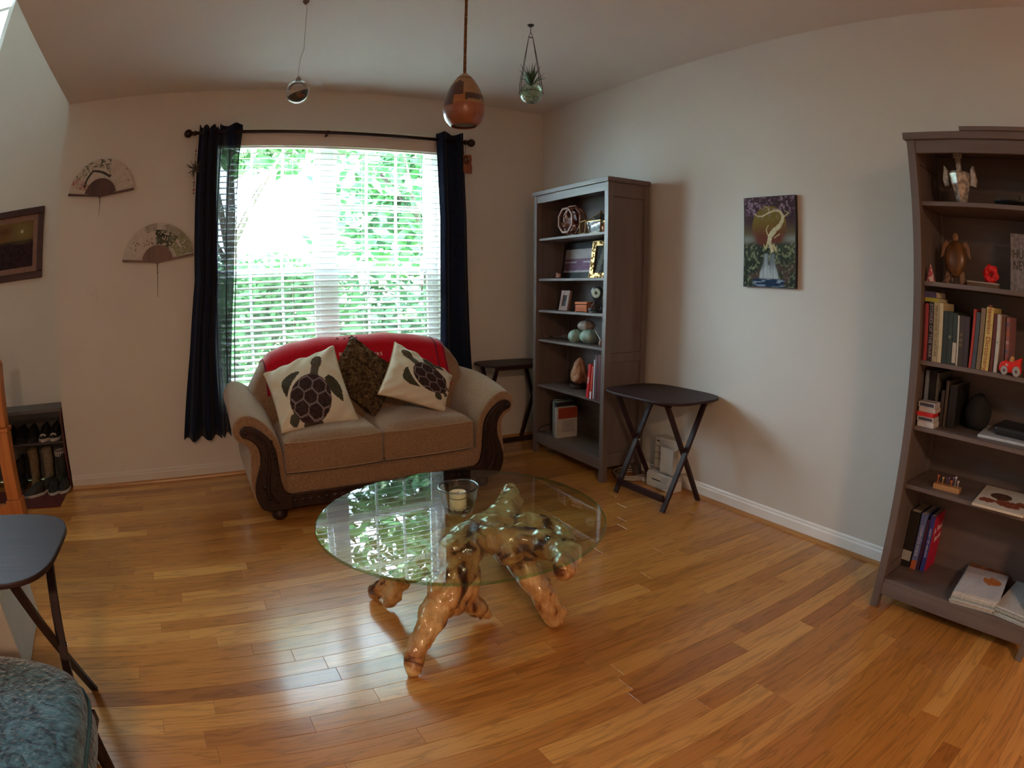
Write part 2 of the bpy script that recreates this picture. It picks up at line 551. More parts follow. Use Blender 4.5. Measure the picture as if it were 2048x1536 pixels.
# ------------------------------------------------------------------ room shell
RY = -3.4          # rear wall
LX = -3.3          # left foyer wall
TOP = 5.35         # foyer ceiling
WX0, WX1, WZ0, WZ1 = 0.10, 1.84, 0.425, 2.40      # window opening
def wall_with_hole(name, x0, x1, z0, z1, y0, y1, hx0, hx1, hz0, hz1):
    bm = B()
    box(bm, x0, hx0, y0, y1, z0, z1)
    box(bm, hx1, x1, y0, y1, z0, z1)
    box(bm, hx0, hx1, y0, y1, z0, hz0)
    box(bm, hx0, hx1, y0, y1, hz1, z1)
    return struct(obj(name, bm, wall_m))
wall_with_hole('wall_back', L, W, 0, H, D, D+0.16, WX0, WX1, WZ0, WZ1)
bm = B(); box(bm, W, W+0.15, RY-0.15, D+0.16, -0.02, TOP); struct(obj('wall_right', bm, wall_m))
bm = B(); box(bm, L, L+0.14, D+0.16, FY+0.15, 0, TOP); struct(obj('wall_foyer_return', bm, wall_m))
wall_with_hole('wall_foyer', LX, L, 0, TOP, FY, FY+0.15, -3.10, -2.04, 3.0, 4.9)
bm = B(); box(bm, LX-0.15, LX, RY-0.15, FY+0.15, -0.02, TOP); struct(obj('wall_left', bm, wall_m))
bm = B(); box(bm, LX, W, RY-0.15, RY, 0, TOP); struct(obj('wall_rear', bm, wall_m))
bm = B(); box(bm, L, L+0.14, RY, D+0.16, H+0.25, TOP); struct(obj('wall_upper', bm, wall_m))
bm = B(); box(bm, L, W, RY, D+0.16, H, H+0.25); struct(obj('ceiling', bm, ceil_m))
bm = B(); box(bm, LX-0.15, W+0.15, RY-0.15, FY+0.15, TOP, TOP+0.12); struct(obj('ceiling_foyer', bm, ceil_m))

# floor: dark sub-floor with real planks laid along x
bm = B(); box(bm, LX, W, RY, FY, -0.06, -0.013)
floor = struct(obj('floor', bm, M('subfloor', (0.03, 0.015, 0.008), rough=0.9)))
fmat = floor_mat()
PW = 0.0845
def plank_geo(x0, x1, y0, y1, tone, V, F, T):
    g, c, dz = 0.0003, 0.0009, 0.0
    x0 += g; x1 -= g; y0 += g; y1 -= g
    k = len(V)
    for (a0, a1, b0, b1, z) in ((x0, x1, y0, y1, -0.014), (x0, x1, y0, y1, -c+dz), (x0+c, x1-c, y0+c, y1-c, dz)):
        V += [(a0, b0, z), (a1, b0, z), (a1, b1, z), (a0, b1, z)]
    for b in (0, 4):
        for i in range(4):
            j = (i+1) % 4
            F.append((k+b+i, k+b+j, k+b+4+j, k+b+4+i))
    F.append((k+8, k+9, k+10, k+11)); F.append((k+3, k+2, k+1, k))
    T += [tone]*10
rnd = random.Random(11)
cells = []
camp = Vector((0, 0, 1.3058))
yv = RY
row = 0
while yv < FY-0.001:
    y1 = min(yv+PW, FY)
    x = LX
    xmax = W
    xn = LX + rnd.uniform(0.25, 1.2)
    while x < xmax-0.001:
        xe = min(xn, xmax)
        if xmax-xe < 0.2: xe = xmax
        if not (x > L and yv > D+0.02):
            base = rnd.random()
            tone = 0.55+0.46*(rnd.random()-0.5)*2*(rnd.random()**0.35)
            if rnd.random() < 0.05: tone = rnd.choice((0.10, 0.92, 0.95))
            cells.append((x, xe, yv, y1, tone))
        x = xe
        xn = x + rnd.uniform(0.35, 1.35)
    yv = y1
    row += 1
def in_view(c):
    best = None
    for fx in (0, .5, 1):
        p = Vector((c[0]+(c[1]-c[0])*fx, (c[2]+c[3])/2, 0))-camp
        a = p.dot(f); X = p.dot(r); Y = p.dot(u)
        th = math.atan2(math.hypot(X, Y), a)
        rho = th/0.87
        ph = math.atan2(Y, X)
        px, py = 1000*rho*math.cos(ph), 1000*rho*math.sin(ph)
        if abs(px) < 1050 and abs(py) < 800 and th < 1.2:
            best = p.length if best is None else min(best, p.length)
    return best
seen = []
rest = []
for c in cells:
    q = in_view(c)
    (seen if q is not None else rest).append((q or 99, c))
seen.sort(key=lambda s: s[0]/math.sqrt(s[1][1]-s[1][0]))
rest = [c for _, c in rest]+[c for _, c in seen[300:]]
def plank_mesh(name, cs, parent):
    V, F, T = [], [], []
    for c in cs: plank_geo(*c, V, F, T)
    me = bpy.data.meshes.new(name); me.from_pydata(V, [], F)
    a = me.attributes.new('tone', 'FLOAT', 'FACE'); a.data.foreach_set('value', T)
    return link(name, me, fmat, parent)
for _, c in seen[:300]:
    plank_mesh('plank', [c], floor)
o = plank_mesh('plank_field', rest, floor); o['kind'] = 'stuff'

# baseboards (white) with an oak shoe moulding
def base_profile(bm, axis, a0, a1, wallpos, sgn):
    prof = [(0, 0), (0.013, 0), (0.013, 0.066), (0.009, 0.074), (0.009, 0.084), (0.005, 0.090), (0, 0.092)]
    if axis == 'y':
        prism(bm, [(wallpos+sgn*p, z) for p, z in prof], a0, a1, 'xz')
    else:
        prism(bm, [(wallpos+sgn*p, z) for p, z in prof], a0, a1, 'yz')
bm = B(); base_profile(bm, 'y', RY, D, W, -1); struct(obj('baseboard_right', bm, white_m))
bm = B(); base_profile(bm, 'x', L, W, D, -1); struct(obj('baseboard_back', bm, wall_m))
def shoe_poly(p0, s):
    return [(p0, 0), (p0, 0.018)] + [(p0+s*0.018*math.sin(t), 0.018*math.cos(t)) for t in (0.5, 1.0, PI/2)]
bm = B(); prism(bm, shoe_poly(W-0.013, -1), RY, D, 'xz'); struct(obj('trim_1', bm, oak_m))
bm = B(); prism(bm, shoe_poly(D-0.013, -1), L, W, 'yz'); struct(obj('trim_2', bm, oakx_m))

# ------------------------------------------------------------------ windows
def window(name, x0, x1, z0, z1, y, twin=True, cols=3, rows=2, out=1, screen=True):
    """double-hung units; y = inner face of the frame, out = direction to the outside"""
    w = bpy.data.objects.new(name, None); COL.objects.link(w); w['kind'] = 'structure'
    w.location = ((x0+x1)/2, y, z0)
    ox, oz = (x0+x1)/2, z0
    def bx(bm, a, b, c, d, e, g):
        c, d = (c*out, d*out) if out > 0 else (d*out, c*out)
        box(bm, a-ox, b-ox, c, d, e-oz, g-oz)
    bm = B(); fw = 0.045
    bx(bm, x0, x0+fw, 0, .07, z0, z1); bx(bm, x1-fw, x1, 0, .07, z0, z1)
    bx(bm, x0+fw, x1-fw, 0, .07, z0, z0+fw); bx(bm, x0+fw, x1-fw, 0, .07, z1-fw, z1)
    obj('window_frame', bm, vinyl_m, w, bev=0.003)
    mid = (x0+x1)/2
    units = [(x0+fw, mid-0.05), (mid+0.05, x1-fw)] if twin else [(x0+fw, x1-fw)]
    if twin:
        bm = B(); bx(bm, mid-0.05, mid+0.05, -0.005, .07, z0+fw, z1-fw); obj('mullion', bm, vinyl_m, w, bev=0.003)
    zm = z0+(z1-z0)*0.5
    for a, b in units:
        for lo, hi, dy in ((z0+fw, zm+0.02, 0.005), (zm-0.02, z1-fw, 0.037)):
            bm = B(); s = 0.038
            bx(bm, a, a+s, dy, dy+.028, lo, hi); bx(bm, b-s, b, dy, dy+.028, lo, hi)
            bx(bm, a+s, b-s, dy, dy+.028, lo, lo+s); bx(bm, a+s, b-s, dy, dy+.028, hi-s, hi)
            sa = obj('sash', bm, vinyl_m, w, bev=0.002)
            for k in range(1, cols):
                xx = a+s+(b-a-2*s)*k/cols
                bm = B(); bx(bm, xx-.009, xx+.009, dy+.008, dy+.021, lo+s, hi-s); obj('muntin', bm, vinyl_m, sa)
            for k in range(1, rows):
                zz = lo+s+(hi-lo-2*s)*k/rows
                bm = B(); bx(bm, a+s, b-s, dy+.009, dy+.020, zz-.009, zz+.009); obj('muntin', bm, vinyl_m, sa)
            bm = B(); bx(bm, a+s, b-s, dy+.013, dy+.016, lo+s, hi-s); obj('pane', bm, glass_m, sa)
        if screen:
            bm = B(); bx(bm, a+.005, b-.005, .071, .072, z0+fw, zm); obj('insect_screen', bm, screen_m, w)
    return w
window('window_1', WX0, WX1, WZ0, WZ1, D+0.085)
window('window_2', -3.10, -2.04, 3.0, 4.9, FY+0.07, twin=False, screen=False)
bm = B(); box(bm, WX0-0.0, WX1+0.0, D-0.004, D+0.085, WZ0-0.02, WZ0); struct(obj('window_stool', bm, white_m, bev=0.003))

# ------------------------------------------------------------------ outside: lawn and trees
bm = B(); grid(bm, 24, 24, lambda a, b: (-22+48*a, D+0.5+30*b, -0.55+0.5*b+0.12*math.sin(9*a)*math.cos(7*b)))
struct(obj('lawn', bm, lawn_m))
bm = B(); grid(bm, 20, 14, lambda a, b: (-16+17.2*a-3*b, D+3.2+15*b, -.512+0.5*(2.7+15*b)/30+0.12*math.sin(9*(6+17.2*a-3*b)/48)*math.cos(7*(2.7+15*b)/30)+.05))
struct(obj('driveway', bm, M('pale_concrete', (.50, .48, .44), rough=.9, var=.08)))
def tree(name, label, loc, blobs, n, ls, m, trunk_h, seed, cat='tree'):
    rr = random.Random(seed)
    t = thing(name, label, cat, loc)
    V, F = [], []
    for (bx_, by_, bz_, sx_, sy_, sz_) in blobs:
        k = int(n*sx_*sy_*sz_/sum(q[3]*q[4]*q[5] for q in blobs))
        for _ in range(k):
            d = Vector((rr.gauss(0, 1), rr.gauss(0, 1), rr.gauss(0, 1))).normalized()*(rr.random()**0.45)
            c = Vector((bx_+d.x*sx_, by_+d.y*sy_, bz_+d.z*sz_))
            a = Vector((rr.gauss(0, 1), rr.gauss(0, 1), rr.gauss(0, .6))).normalized()
            b = a.orthogonal().normalized()
            b = Quaternion(a, rr.random()*6.28) @ b
            s = ls*rr.uniform(.6, 1.3)
            i = len(V)
            V += [tuple(c-a*s), tuple(c+b*s*.45+a*s*.1), tuple(c+a*s), tuple(c-b*s*.45+a*s*.1)]
            F.append((i, i+1, i+2, i+3))
    me = bpy.data.meshes.new('foliage'); me.from_pydata(V, [], F)
    o = link('foliage', me, m, t); o['kind'] = 'stuff'
    if trunk_h:
        bm = B(); tube(bm, [(0, 0, -0.2), (0.05, 0, trunk_h*.5), (-.03, .04, trunk_h)], [.16, .12, .06], 9)
        for k in range(5):
            a = k*1.3+seed
            tube(bm, [(0, 0, trunk_h*.45+.1*k), (math.cos(a)*.6, math.sin(a)*.6, trunk_h*.7+.1*k), (math.cos(a)*1.2, math.sin(a)*1.1, trunk_h*.95)], [.06, .045, .02], 6)
        obj('trunk', bm, bark_m, t, smooth=True)
    return t
tree('leafy_tree', 'tall bright green tree outside the left half of the window', (0.7, 12.0, -0.2), [(0, 0, 5.3, 1.9, 1.5, 1.7), (1.0, .2, 4.6, 1.1, 1.0, 1.0), (-.9, 0, 4.5, 1.0, 1.0, .9)], 3000, .17, leaf_m, 4.2, 3)
tree('leafy_tree', 'broad darker green tree outside the right half of the window', (4.1, 10.4, -0.2), [(0, 0, 3.9, 2.1, 1.6, 2.3), (1.2, 0, 5.6, 1.9, 1.5, 1.6), (-.9, .2, 2.3, 1.2, 1.0, 1.1)], 3600, .17, leafd_m, 4.0, 4)
tree('leafy_tree', 'pale green tree far left beyond the lawn', (-10.5, 19.5, -0.1), [(0, 0, 3.2, 2.6, 2.0, 2.0), (1.4, 0, 4.4, 1.6, 1.5, 1.2)], 2600, .22, leaf_m, 4.4, 5)
tree('leafy_tree', 'dark tree far right beyond the lawn', (8.6, 15.0, -0.1), [(0, 0, 4.2, 2.8, 2.0, 2.8), (-1.4, 0, 6.2, 2.0, 1.6, 1.7)], 4600, .22, leafd_m, 4.4, 6)
tree('leafy_shrub', 'rounded dark green shrub beneath the right side of the window', (2.4, 7.4, -0.5), [(0, 0, .9, 1.3, .8, .95)], 2600, .10, leafd_m, 0, 7, 'shrub')
tree('leafy_shrub', 'light green shrub beneath the left half of the window', (1.35, 11.2, -0.45), [(0, 0, 1.2, 1.5, .8, 1.2)], 3000, .10, leaf_m, 0, 8, 'shrub')
tree('leafy_shrub', 'wide hedge-like shrub across the end of the lawn', (1.2, 31.0, -0.2), [(-4, 0, 1.2, 3, 1, 1.5), (0, 0, 1.4, 3, 1, 1.7), (4, 0, 1.3, 3, 1, 1.6)], 5600, .2, leafd_m, 0, 9, 'shrub')

# ------------------------------------------------------------------ blind, rod, curtains
bl = thing('venetian_blind', 'white wooden-slat venetian blind filling the window behind the loveseat', 'blind', (0.97, D-0.012, 2.30))
bm = B(); box(bm, -.885, .885, -.028, .0, -.005, .075); box(bm, -.885, .885, -.032, .0, .075, .118)
obj('valance', bm, val_m, bl, bev=0.003)
bm = B(); box(bm, -.86, .86, .004, .055, -.012, .022); obj('headrail', bm, blind_m, bl, bev=0.002)
bm = B(); ang = R(17)
prof = [(-.0250, -.0003), (-.012, .0017), (0, .0026), (.012, .0017), (.0250, -.0003), (.0250, -.0028), (0, .0), (-.0250, -.0028)]
pp = [(y*math.cos(ang)-z*math.sin(ang), -y*math.sin(ang)*-1+z*math.cos(ang)) for y, z in prof]
pp = [(y, z) for y, z in pp]
vs0 = [bm.verts.new((-.862, y, z)) for y, z in pp]; vs1 = [bm.verts.new((.862, y, z)) for y, z in pp]
bm.faces.new(vs0); bm.faces.new(vs1[::-1])
for i in range(8): bm.faces.new((vs0[i], vs1[i], vs1[(i+1) % 8], vs0[(i+1) % 8]))
slat0 = obj('slat', bm, blind_m, bl)
slat0.location = (0, .030, -.045)
ns = 42
for k in range(1, ns):
    s = slat0.copy(); COL.objects.link(s); s.parent = bl; s.location = (0, .030, -.045-.0418*k)
zb = -.045-.0418*ns
bm = B(); box(bm, -.862, .862, .008, .052, zb-.012, zb+.008); obj('bottom_rail', bm, blind_m, bl, bev=0.003)
for xx in (-.74, -.26, .26, .74):
    bm = B()
    for yy in (.0035, .0565):
        box(bm, xx-.0012, xx+.0012, yy-.0006, yy+.0006, zb, 0)
    obj('ladder_cord', bm, white_m, bl)
bm = B(); box(bm, .70, .703, -.002, .001, -1.0, 0); tube(bm, [(.7015, 0, -1.0), (.7015, 0, -1.05)], [.004, .007], 8)
obj('lift_cord', bm, white_m, bl)

RZ, RYY = 2.388, D-0.085
rod = thing('curtain_rod', 'dark bronze curtain rod with round ball finials above the window', 'curtain rod', (0.98, RYY, RZ))
bm = B(); tube(bm, [(-1.0, 0, 0), (1.02, 0, 0)], .0125, 14); obj('pole', bm, rod_m, rod, smooth=True)
bm = B(); tube(bm, [(-.05, 0, 0), (-.035, 0, 0)], .016, 14); obj('joint_ring', bm, rod_m, rod, smooth=True)
for sx in (-1, 1):
    xe = -1.0 if sx < 0 else 1.02
    bm = B()
    prof = [(.013, 0), (.02, .004), (.02, .012), (.011, .018), (.018, .026), (.012, .034)]+[(.031*math.sin(t), .06-.031*math.cos(t)) for t in [0.35+i*.2 for i in range(13)]]+[(.002, .0915)]
    lathe(bm, [(a, sx*b) for a, b in prof], (xe, 0, 0), 18, axis='x'); obj('finial', bm, rod_m, rod, smooth=True)
for xx in (-.95, -.052, .985):
    bm = B(); box(bm, xx-.008, xx+.008, 0.0, .083, -.024, -.014); box(bm, xx-.012, xx+.012, .075, .084, -.05, .03)
    tube(bm, [(xx, .0, -.005), (xx, .0, -.03)], .006, 8)
    obj('bracket', bm, rod_m, rod)

def curtain_sheet(bm, xl, xr, z0, z1, folds, amp, y0, nz=26, nx=90, ph=0.0, wob=0.0):
    def fn(a, b):
        z = z1+(z0-z1)*b
        l, rr_ = xl(b), xr(b)
        x = l+(rr_-l)*a
        am = amp*(0.75+0.4*b)
        y = y0+am*math.sin(2*PI*folds*a+ph+0.7*math.sin(3*b)) + 0.25*am*math.sin(2*PI*folds*2.3*a+2*b)
        zz = z+0.012*math.sin(2*PI*folds*a+ph)*(b if b > .9 else 0) + (0.012*math.cos(2*PI*folds*a+ph) if b < .03 else 0)
        return (x, y, zz)
    grid(bm, nx, nz, fn)
def lerp_list(ps):
    def fn(b):
        for (b0, v0), (b1, v1) in zip(ps, ps[1:]):
            if b <= b1: return v0+(v1-v0)*(b-b0)/(b1-b0)
        return ps[-1][1]
    return fn
zt, zb_ = 2.437, 0.295
cl = thing('curtain', 'navy blue curtain bunched at the left side of the window', 'curtain', (0, 0, 0))
bm = B(); curtain_sheet(bm, lerp_list([(0, .0), (.5, .006), (.72, -.045), (1, -.143)]), lerp_list([(0, .140), (.5, .168), (.72, .135), (1, .135)]), zb_, zt, 2.6, .030, RYY)
cs = obj('folded_panel', bm, curt_m, cl, smooth=True)
so_ = cs.modifiers.new('thick', 'SOLIDIFY'); so_.thickness = .004
bm = B(); curtain_sheet(bm, lerp_list([(0, .14), (.5, .165), (.72, .13), (1, .12)]), lerp_list([(0, .318), (.12, .300), (.5, .282), (.8, .235), (1, .200)]), zb_+.012, zt-.02, 1.5, .022, RYY, ph=1.0, nx=40)
obj('single_layer_edge', bm, sheer_m, cl, smooth=True)
bm = B(); 
for xx in (.165, .235, .3):
    tube(bm, [(xx, RYY-.015, 2.26), (xx-.004, RYY-.014, 1.4), (xx-.022-.25*(xx-.165), RYY-.014, .42)], .0035, 5)
obj('fold_seam', bm, curt_m, cl)
bm = B(); curtain_sheet(bm, lambda b: .150+.0*b, lerp_list([(0, .318), (1, .308)]), 2.29, zt+.006, 1.2, .024, RYY-.003, nz=4, nx=40, ph=.6)
obj('header', bm, curt_m, cl, smooth=True)
c2 = thing('curtain', 'navy blue curtain hanging at the right side of the window', 'curtain', (0, 0, 0))
bm = B(); curtain_sheet(bm, lerp_list([(0, 1.768), (.3, 1.80), (.6, 1.792), (1, 1.77)]), lerp_list([(0, 1.985), (.3, 2.02), (.75, 2.035), (1, 2.06)]), zb_, zt+.01, 1.5, .034, RYY, ph=2.9)
cs = obj('folded_panel', bm, curt_m, c2, smooth=True)
so_ = cs.modifiers.new('thick', 'SOLIDIFY'); so_.thickness = .004

# things hanging from the rod ends
sp_ = thing('hanging_air_plant', 'spiky dark star-shaped ornament on a beaded string left of the curtain', 'ornament', (-.012, RYY, 2.36))
bm = B(); tube(bm, [(0, 0, 0), (.0, 0, -.13), (0, 0, -.40)], .0012, 5); obj('string', bm, M('rust_thread', (.2, .05, .04)), sp_)
bm = B(); rr = random.Random(3)
for k in range(34):
    a = rr.random()*2*PI; e = rr.uniform(-1.2, 1.2)
    d = Vector((math.cos(a)*math.cos(e), math.sin(a)*math.cos(e)*.35, math.sin(e)))
    tube(bm, [Vector((0, 0, -.23))+d*.008, Vector((0, 0, -.23))+d*rr.uniform(.055, .08)], [.004, .0008], 5)
obj('spikes', bm, M('dried_spikes', (.06, .065, .05), rough=.8), sp_)
for k, z in enumerate((-.10, -.125, -.325, -.345, -.375, -.40)):
    bm = B(); sphere(bm, (0, 0, z), .005 if k % 2 else .007, 8, 6); obj('bead', bm, M('bead_%d' % k, ((.25, .05, .05), (.05, .06, .04))[k % 2], rough=.4), sp_, smooth=True)
mk = thing('carved_mask', 'small carved wooden face plaque hanging from the right end of the curtain rod', 'ornament', (2.022, RYY, 2.372))
bm = B(); tube(bm, [(-.012, 0, 0), (-.012, 0, -.075)], .0014, 5); obj('cord', bm, rod_m, mk)
bm = B(); prism(bm, [(-.045, -.085), (.035, -.08), (.040, -.12), (.036, -.15), (.043, -.18), (.040, -.228), (-.042, -.225), (-.038, -.16)], -.010, .006)
obj('plaque', bm, wood('red_carved_wood', (.13, .028, .012), (.33, .09, .03), .4), mk, bev=.003)
bm = B(); sphere(bm, (-.008, -.010, -.125), .026, 14, 10, (1, .45, 1.25)); obj('face', bm, M('mask_face', (.09, .022, .012), rough=.4), mk, smooth=True)
for sx in (-1, 1):
    bm = B(); sphere(bm, (-.008+sx*.010, -.0235, -.117), .0045, 8, 6); obj('eye', bm, whitet_m, mk)
bm = B(); tube(bm, [(-.02, -.018, -.16), (.02, -.016, -.18), (-.01, -.016, -.21)], .004, 6); obj('carving', bm, M('mask_orange', (.4, .12, .03)), mk)

# ------------------------------------------------------------------ loveseat
sf = thing('loveseat', 'tan chenille loveseat with rolled arms and dark carved wood scrolls under the window', 'sofa', (1.032, 3.33, 0))
armL = [(.44, .14), (.442, .285), (.430, .42), (.385, .52), (.32, .585), (.255, .615), (.20, .605), (.168, .565), (.163, .52), (.185, .48), (.225, .455), (.25, .41), (.245, .31), (.238, .22), (.262, .12), (.31, .085), (.42, .085)]
armL = [(a-1.032, b) for a, b in armL]
def arm_mesh(sgn):
    bm = B()
    n = 12
    sec = smooth_path(armL+[armL[0]], 3)[:-1]
    rows = []
    for k in range(n+1):
        t = k/n
        y = 0.02+0.80*t
        row = []
        for a, b in sec:
            sc = 1.0+(.13*math.sin(PI/2*min(t*1.5, 1)) if b > .3 else .13*math.sin(PI/2*min(t*1.5, 1))*max(b-.1, 0)/.2)
            edge = 0.012*max(0, 1-t*n/1.0)
            cx_, cz_ = -.70, .4
            aa = a+(cx_-a)*edge*1.5
            row.append(bm.verts.new((sgn*-aa if sgn > 0 else aa, y, b*sc)))
        rows.append(row)
    m_ = len(sec)
    for k in range(n):
        for i in range(m_):
            bm.faces.new((rows[k][i], rows[k][(i+1) % m_], rows[k+1][(i+1) % m_], rows[k+1][i]))
    bm.faces.new(rows[0]); bm.faces.new(rows[-1][::-1])
    return bm
for sgn in (-1, 1):
    o = obj('arm', arm_mesh(sgn), sofa_m, sf, bev=0.012, seg=3, smooth=True)
inner = [(.200, .528), (.215, .553), (.245, .562), (.297, .546), (.359, .489), (.392, .426), (.402, .339), (.408, .251), (.428, .175), (.47, .150)]
outer = [(.46, .072), (.31, .075), (.268, .130), (.259, .199), (.275, .267), (.303, .345), (.300, .430), (.262, .484), (.215, .505)]
scr = smooth_path([(a-1.032, b) for a, b in inner], 3)+smooth_path([(a-1.032, b) for a, b in outer], 3)
for sgn in (-1, 1):
    bm = B()
    prism(bm, [(a if sgn < 0 else -a, b) for a, b in scr], -.014, .022)
    s_ = obj('arm_scroll', bm, carved_m, sf, bev=0.006, seg=2)
    bm = B()
    mid = smooth_path([(.235, .532, .010), (.30, .512, .012), (.345, .44, .013), (.352, .34, .016), (.335, .25, .020), (.335, .17, .022), (.38, .115, .014)], 5)
    tube(bm, [((a-1.032)*(1 if sgn < 0 else -1), -.013, b) for a, b, c in mid], [c*.6 for a, b, c in mid], 8)
    for a, b, rr_ in ((.232, .530, .016), (.34, .37, .013), (.318, .215, .018), (.33, .15, .014), (.37, .47, .010), (.29, .50, .009)):
        lathe(bm, [(rr_, 0), (rr_*.9, -.008), (rr_*.5, -.004), (rr_*.35, -.011), (.001, -.012)], ((a-1.032)*(1 if sgn < 0 else -1), -.013, b), 12, axis='y')
    for k in range(9):
        t = k/8
        a, b = .372+.02*math.sin(t*3), .43-.24*t
        sphere(bm, ((a-1.032)*(1 if sgn < 0 else -1), -.014, b), .007, 6, 5)
    obj('carving', bm, carved_m, s_, smooth=True)
# frame rail, upholstered body, cushions
bm = B()
box(bm, -.60, .60, -.004, .03, .078, .150); tube(bm, [(-.60, -.006, .150), (.60, -.006, .150)], .008, 8); tube(bm, [(-.60, -.005, .084), (.60, -.005, .084)], .006, 8)
for k in range(25):
    sphere(bm, (-.55+k*1.1/24, -.006, .116), .011, 6, 5, (1.5, .5, 1))
obj('carved_rail', bm, carved_m, sf, bev=0.003)
bm = B(); box(bm, -.60, .60, .012, .80, .14, .262); obj('seat_base', bm, sofa_m, sf, bev=0.02, seg=3)
def cushion(bm, x0, x1, y0, y1, z0, z1, crown=.03, front=.02, n=16, plan=0):
    def fn(a, b):
        return a, b
    nx, ny = n, n
    def edge(t, rr_=.10):
        d = min(t, 1-t)/rr_
        return math.sqrt(max(0, 1-(1-min(d, 1))**2))
    top = [[None]*(ny+1) for _ in range(nx+1)]; bot = [[None]*(ny+1) for _ in range(nx+1)]
    zm = (z0+z1)/2
    for i in range(nx+1):
        for j in range(ny+1):
            a, b = i/nx, j/ny
            e = min(edge(a, .07), edge(b, .07))
            x = x0+(x1-x0)*a; y = y0+(y1-y0)*b
            if plan:
                aa, bb = abs(2*a-1), abs(2*b-1)
                k_ = max(aa, bb)/max((aa**plan+bb**plan)**(1/plan), 1e-6)
                x = (x0+x1)/2+(x-(x0+x1)/2)*k_; y = (y0+y1)/2+(y-(y0+y1)/2)*k_
            fr = front*math.sin(PI*a)**.5*(1-b)**3 if 0 < a < 1 else 0
            top[i][j] = bm.verts.new((x, y-fr, zm+(z1-zm)*(.72+.28*e)+crown*math.sin(PI*a)*math.sin(PI*b)**.6*e))
            if i in (0, nx) or j in (0, ny):
                bot[i][j] = bm.verts.new((x, y-fr, zm-(zm-z0)*.85))
            else:
                bot[i][j] = bm.verts.new((x, y-fr, z0))
    for i in range(nx):
        for j in range(ny):
            bm.faces.new((top[i][j], top[i+1][j], top[i+1][j+1], top[i][j+1]))
            bm.faces.new((bot[i][j], bot[i][j+1], bot[i+1][j+1], bot[i+1][j]))
    for i in range(nx):
        bm.faces.new((bot[i][0], bot[i+1][0], top[i+1][0], top[i][0])); bm.faces.new((bot[i+1][ny], bot[i][ny], top[i][ny], top[i+1][ny]))
    for j in range(ny):
        bm.faces.new((bot[0][j+1], bot[0][j], top[0][j], top[0][j+1])); bm.faces.new((bot[nx][j], bot[nx][j+1], top[nx][j+1], top[nx][j]))
    return top
for a, b in ((-.590, -.022), (-.016, .560)):
    bm = B(); top = cushion(bm, a, b, .0, .60, .268, .478)
    edge_pts = [v.co.copy() for v in [row[0] for row in top]]
    cu_ = obj('seat_cushion', bm, sofa_m, sf, bev=0.008, seg=2, smooth=True)
    bm = B(); tube(bm, [Vector((p.x, p.y-.003, p.z+.001)) for p in edge_pts], .0048, 6); 
    tube(bm, [Vector((p.x, p.y-.002, .283)) for p in edge_pts], .0045, 6)
    obj('piping', bm, piping_m, cu_, smooth=True)
zprof = lerp_list([(0, .60), (.03, .70), (.07, .80), (.12, .87), (.22, .915), (.40, .945), (.55, .95), (.75, .945), (.88, .915), (.94, .87), (.975, .79), (.99, .70), (1, .62)])
def back_pt(a, v, off=0.0):
    """a across 0..1, v path: 0 front bottom .. .5 crest .. 1 rear bottom"""
    x = .30+(1.775-.30)*a-1.032
    zt_ = zprof(a)+off
    y_f0, y_f1, y_r = .44, .60, .86
    rr_ = .07
    if v < .4:
        t = v/.4
        z = .40+(zt_-rr_-.40)*t
        y = y_f0+(y_f1-y_f0)*(z-.40)/.5-off
        y += -.02*math.sin(PI*t)
    elif v < .6:
        t = (v-.4)/.2
        zz = zt_-rr_
        y0_ = y_f0+(y_f1-y_f0)*(zz-.40)/.5-off
        y1_ = y_r-.02+off
        ang_ = PI*t
        y = (y0_+y1_)/2-(y1_-y0_)/2*math.cos(ang_)
        z = zz+rr_*math.sin(ang_)
    else:
        t = (v-.6)/.4
        z = (zt_-rr_)*(1-t)+.14*t
        y = y_r-.02+off+.02*t
    return (x, y, z)
bm = B()
vs = grid(bm, 40, 40, lambda a, v: back_pt(a, v))
bm.faces.new([vs[0][j] for j in range(41)]); bm.faces.new([vs[40][j] for j in range(41)][::-1])
obj('backrest', bm, sofa_m, sf, smooth=True)
for x, y in ((-.645, .055), (.645, .055), (-.64, .78), (.64, .78)):
    bm = B(); lathe(bm, [(.030, 0), (.042, .012), (.046, .03), (.040, .05), (.028, .062), (.045, .07), (.050, .084)], (x, y, 0), 18); obj('foot', bm, carved_m, sf, smooth=True)

# red fleece throw over the back
th = thing('fleece_throw', 'red fleece sports throw with dark edge stripes over the loveseat back', 'blanket', (1.032, 3.33, 0))
a0, a1 = .085, .905
def throw_pt(a, v):
    aa = a0+(a1-a0)*a
    hang = .19+.06*(1-a)**2
    vv = hang+(.82-hang)*v
    p = back_pt(aa, vv, .010+.004*math.sin(18*aa+5*v)+.003*math.sin(41*aa))
    sl = .02*max(0, a-.9)*10*(1-v)
    return (p[0]+sl, p[1], p[2])
bm = B(); grid(bm, 90, 44, throw_pt)
o = obj('fleece', bm, red_m, th, smooth=True); s_ = o.modifiers.new('t', 'SOLIDIFY'); s_.thickness = .006; s_.offset = 1
for aa_ in (.004, .952, .992):
    bm = B()
    pts_ = [Vector(throw_pt(aa_, v/40)) for v in range(41)]
    tube(bm, [p+Vector((0, -.006, .006)) for p in pts_], .003, 5)
    obj('edge_stripe', bm, navy_m, th, smooth=True)
def throw_frame(a, v):
    p = Vector(throw_pt(a, v)); q = Vector(throw_pt(a, v+.02)); w_ = Vector(throw_pt(a+.02, v))
    return p, (w_-p).normalized(), (q-p).normalized()
word = 'BUCCANEERS'
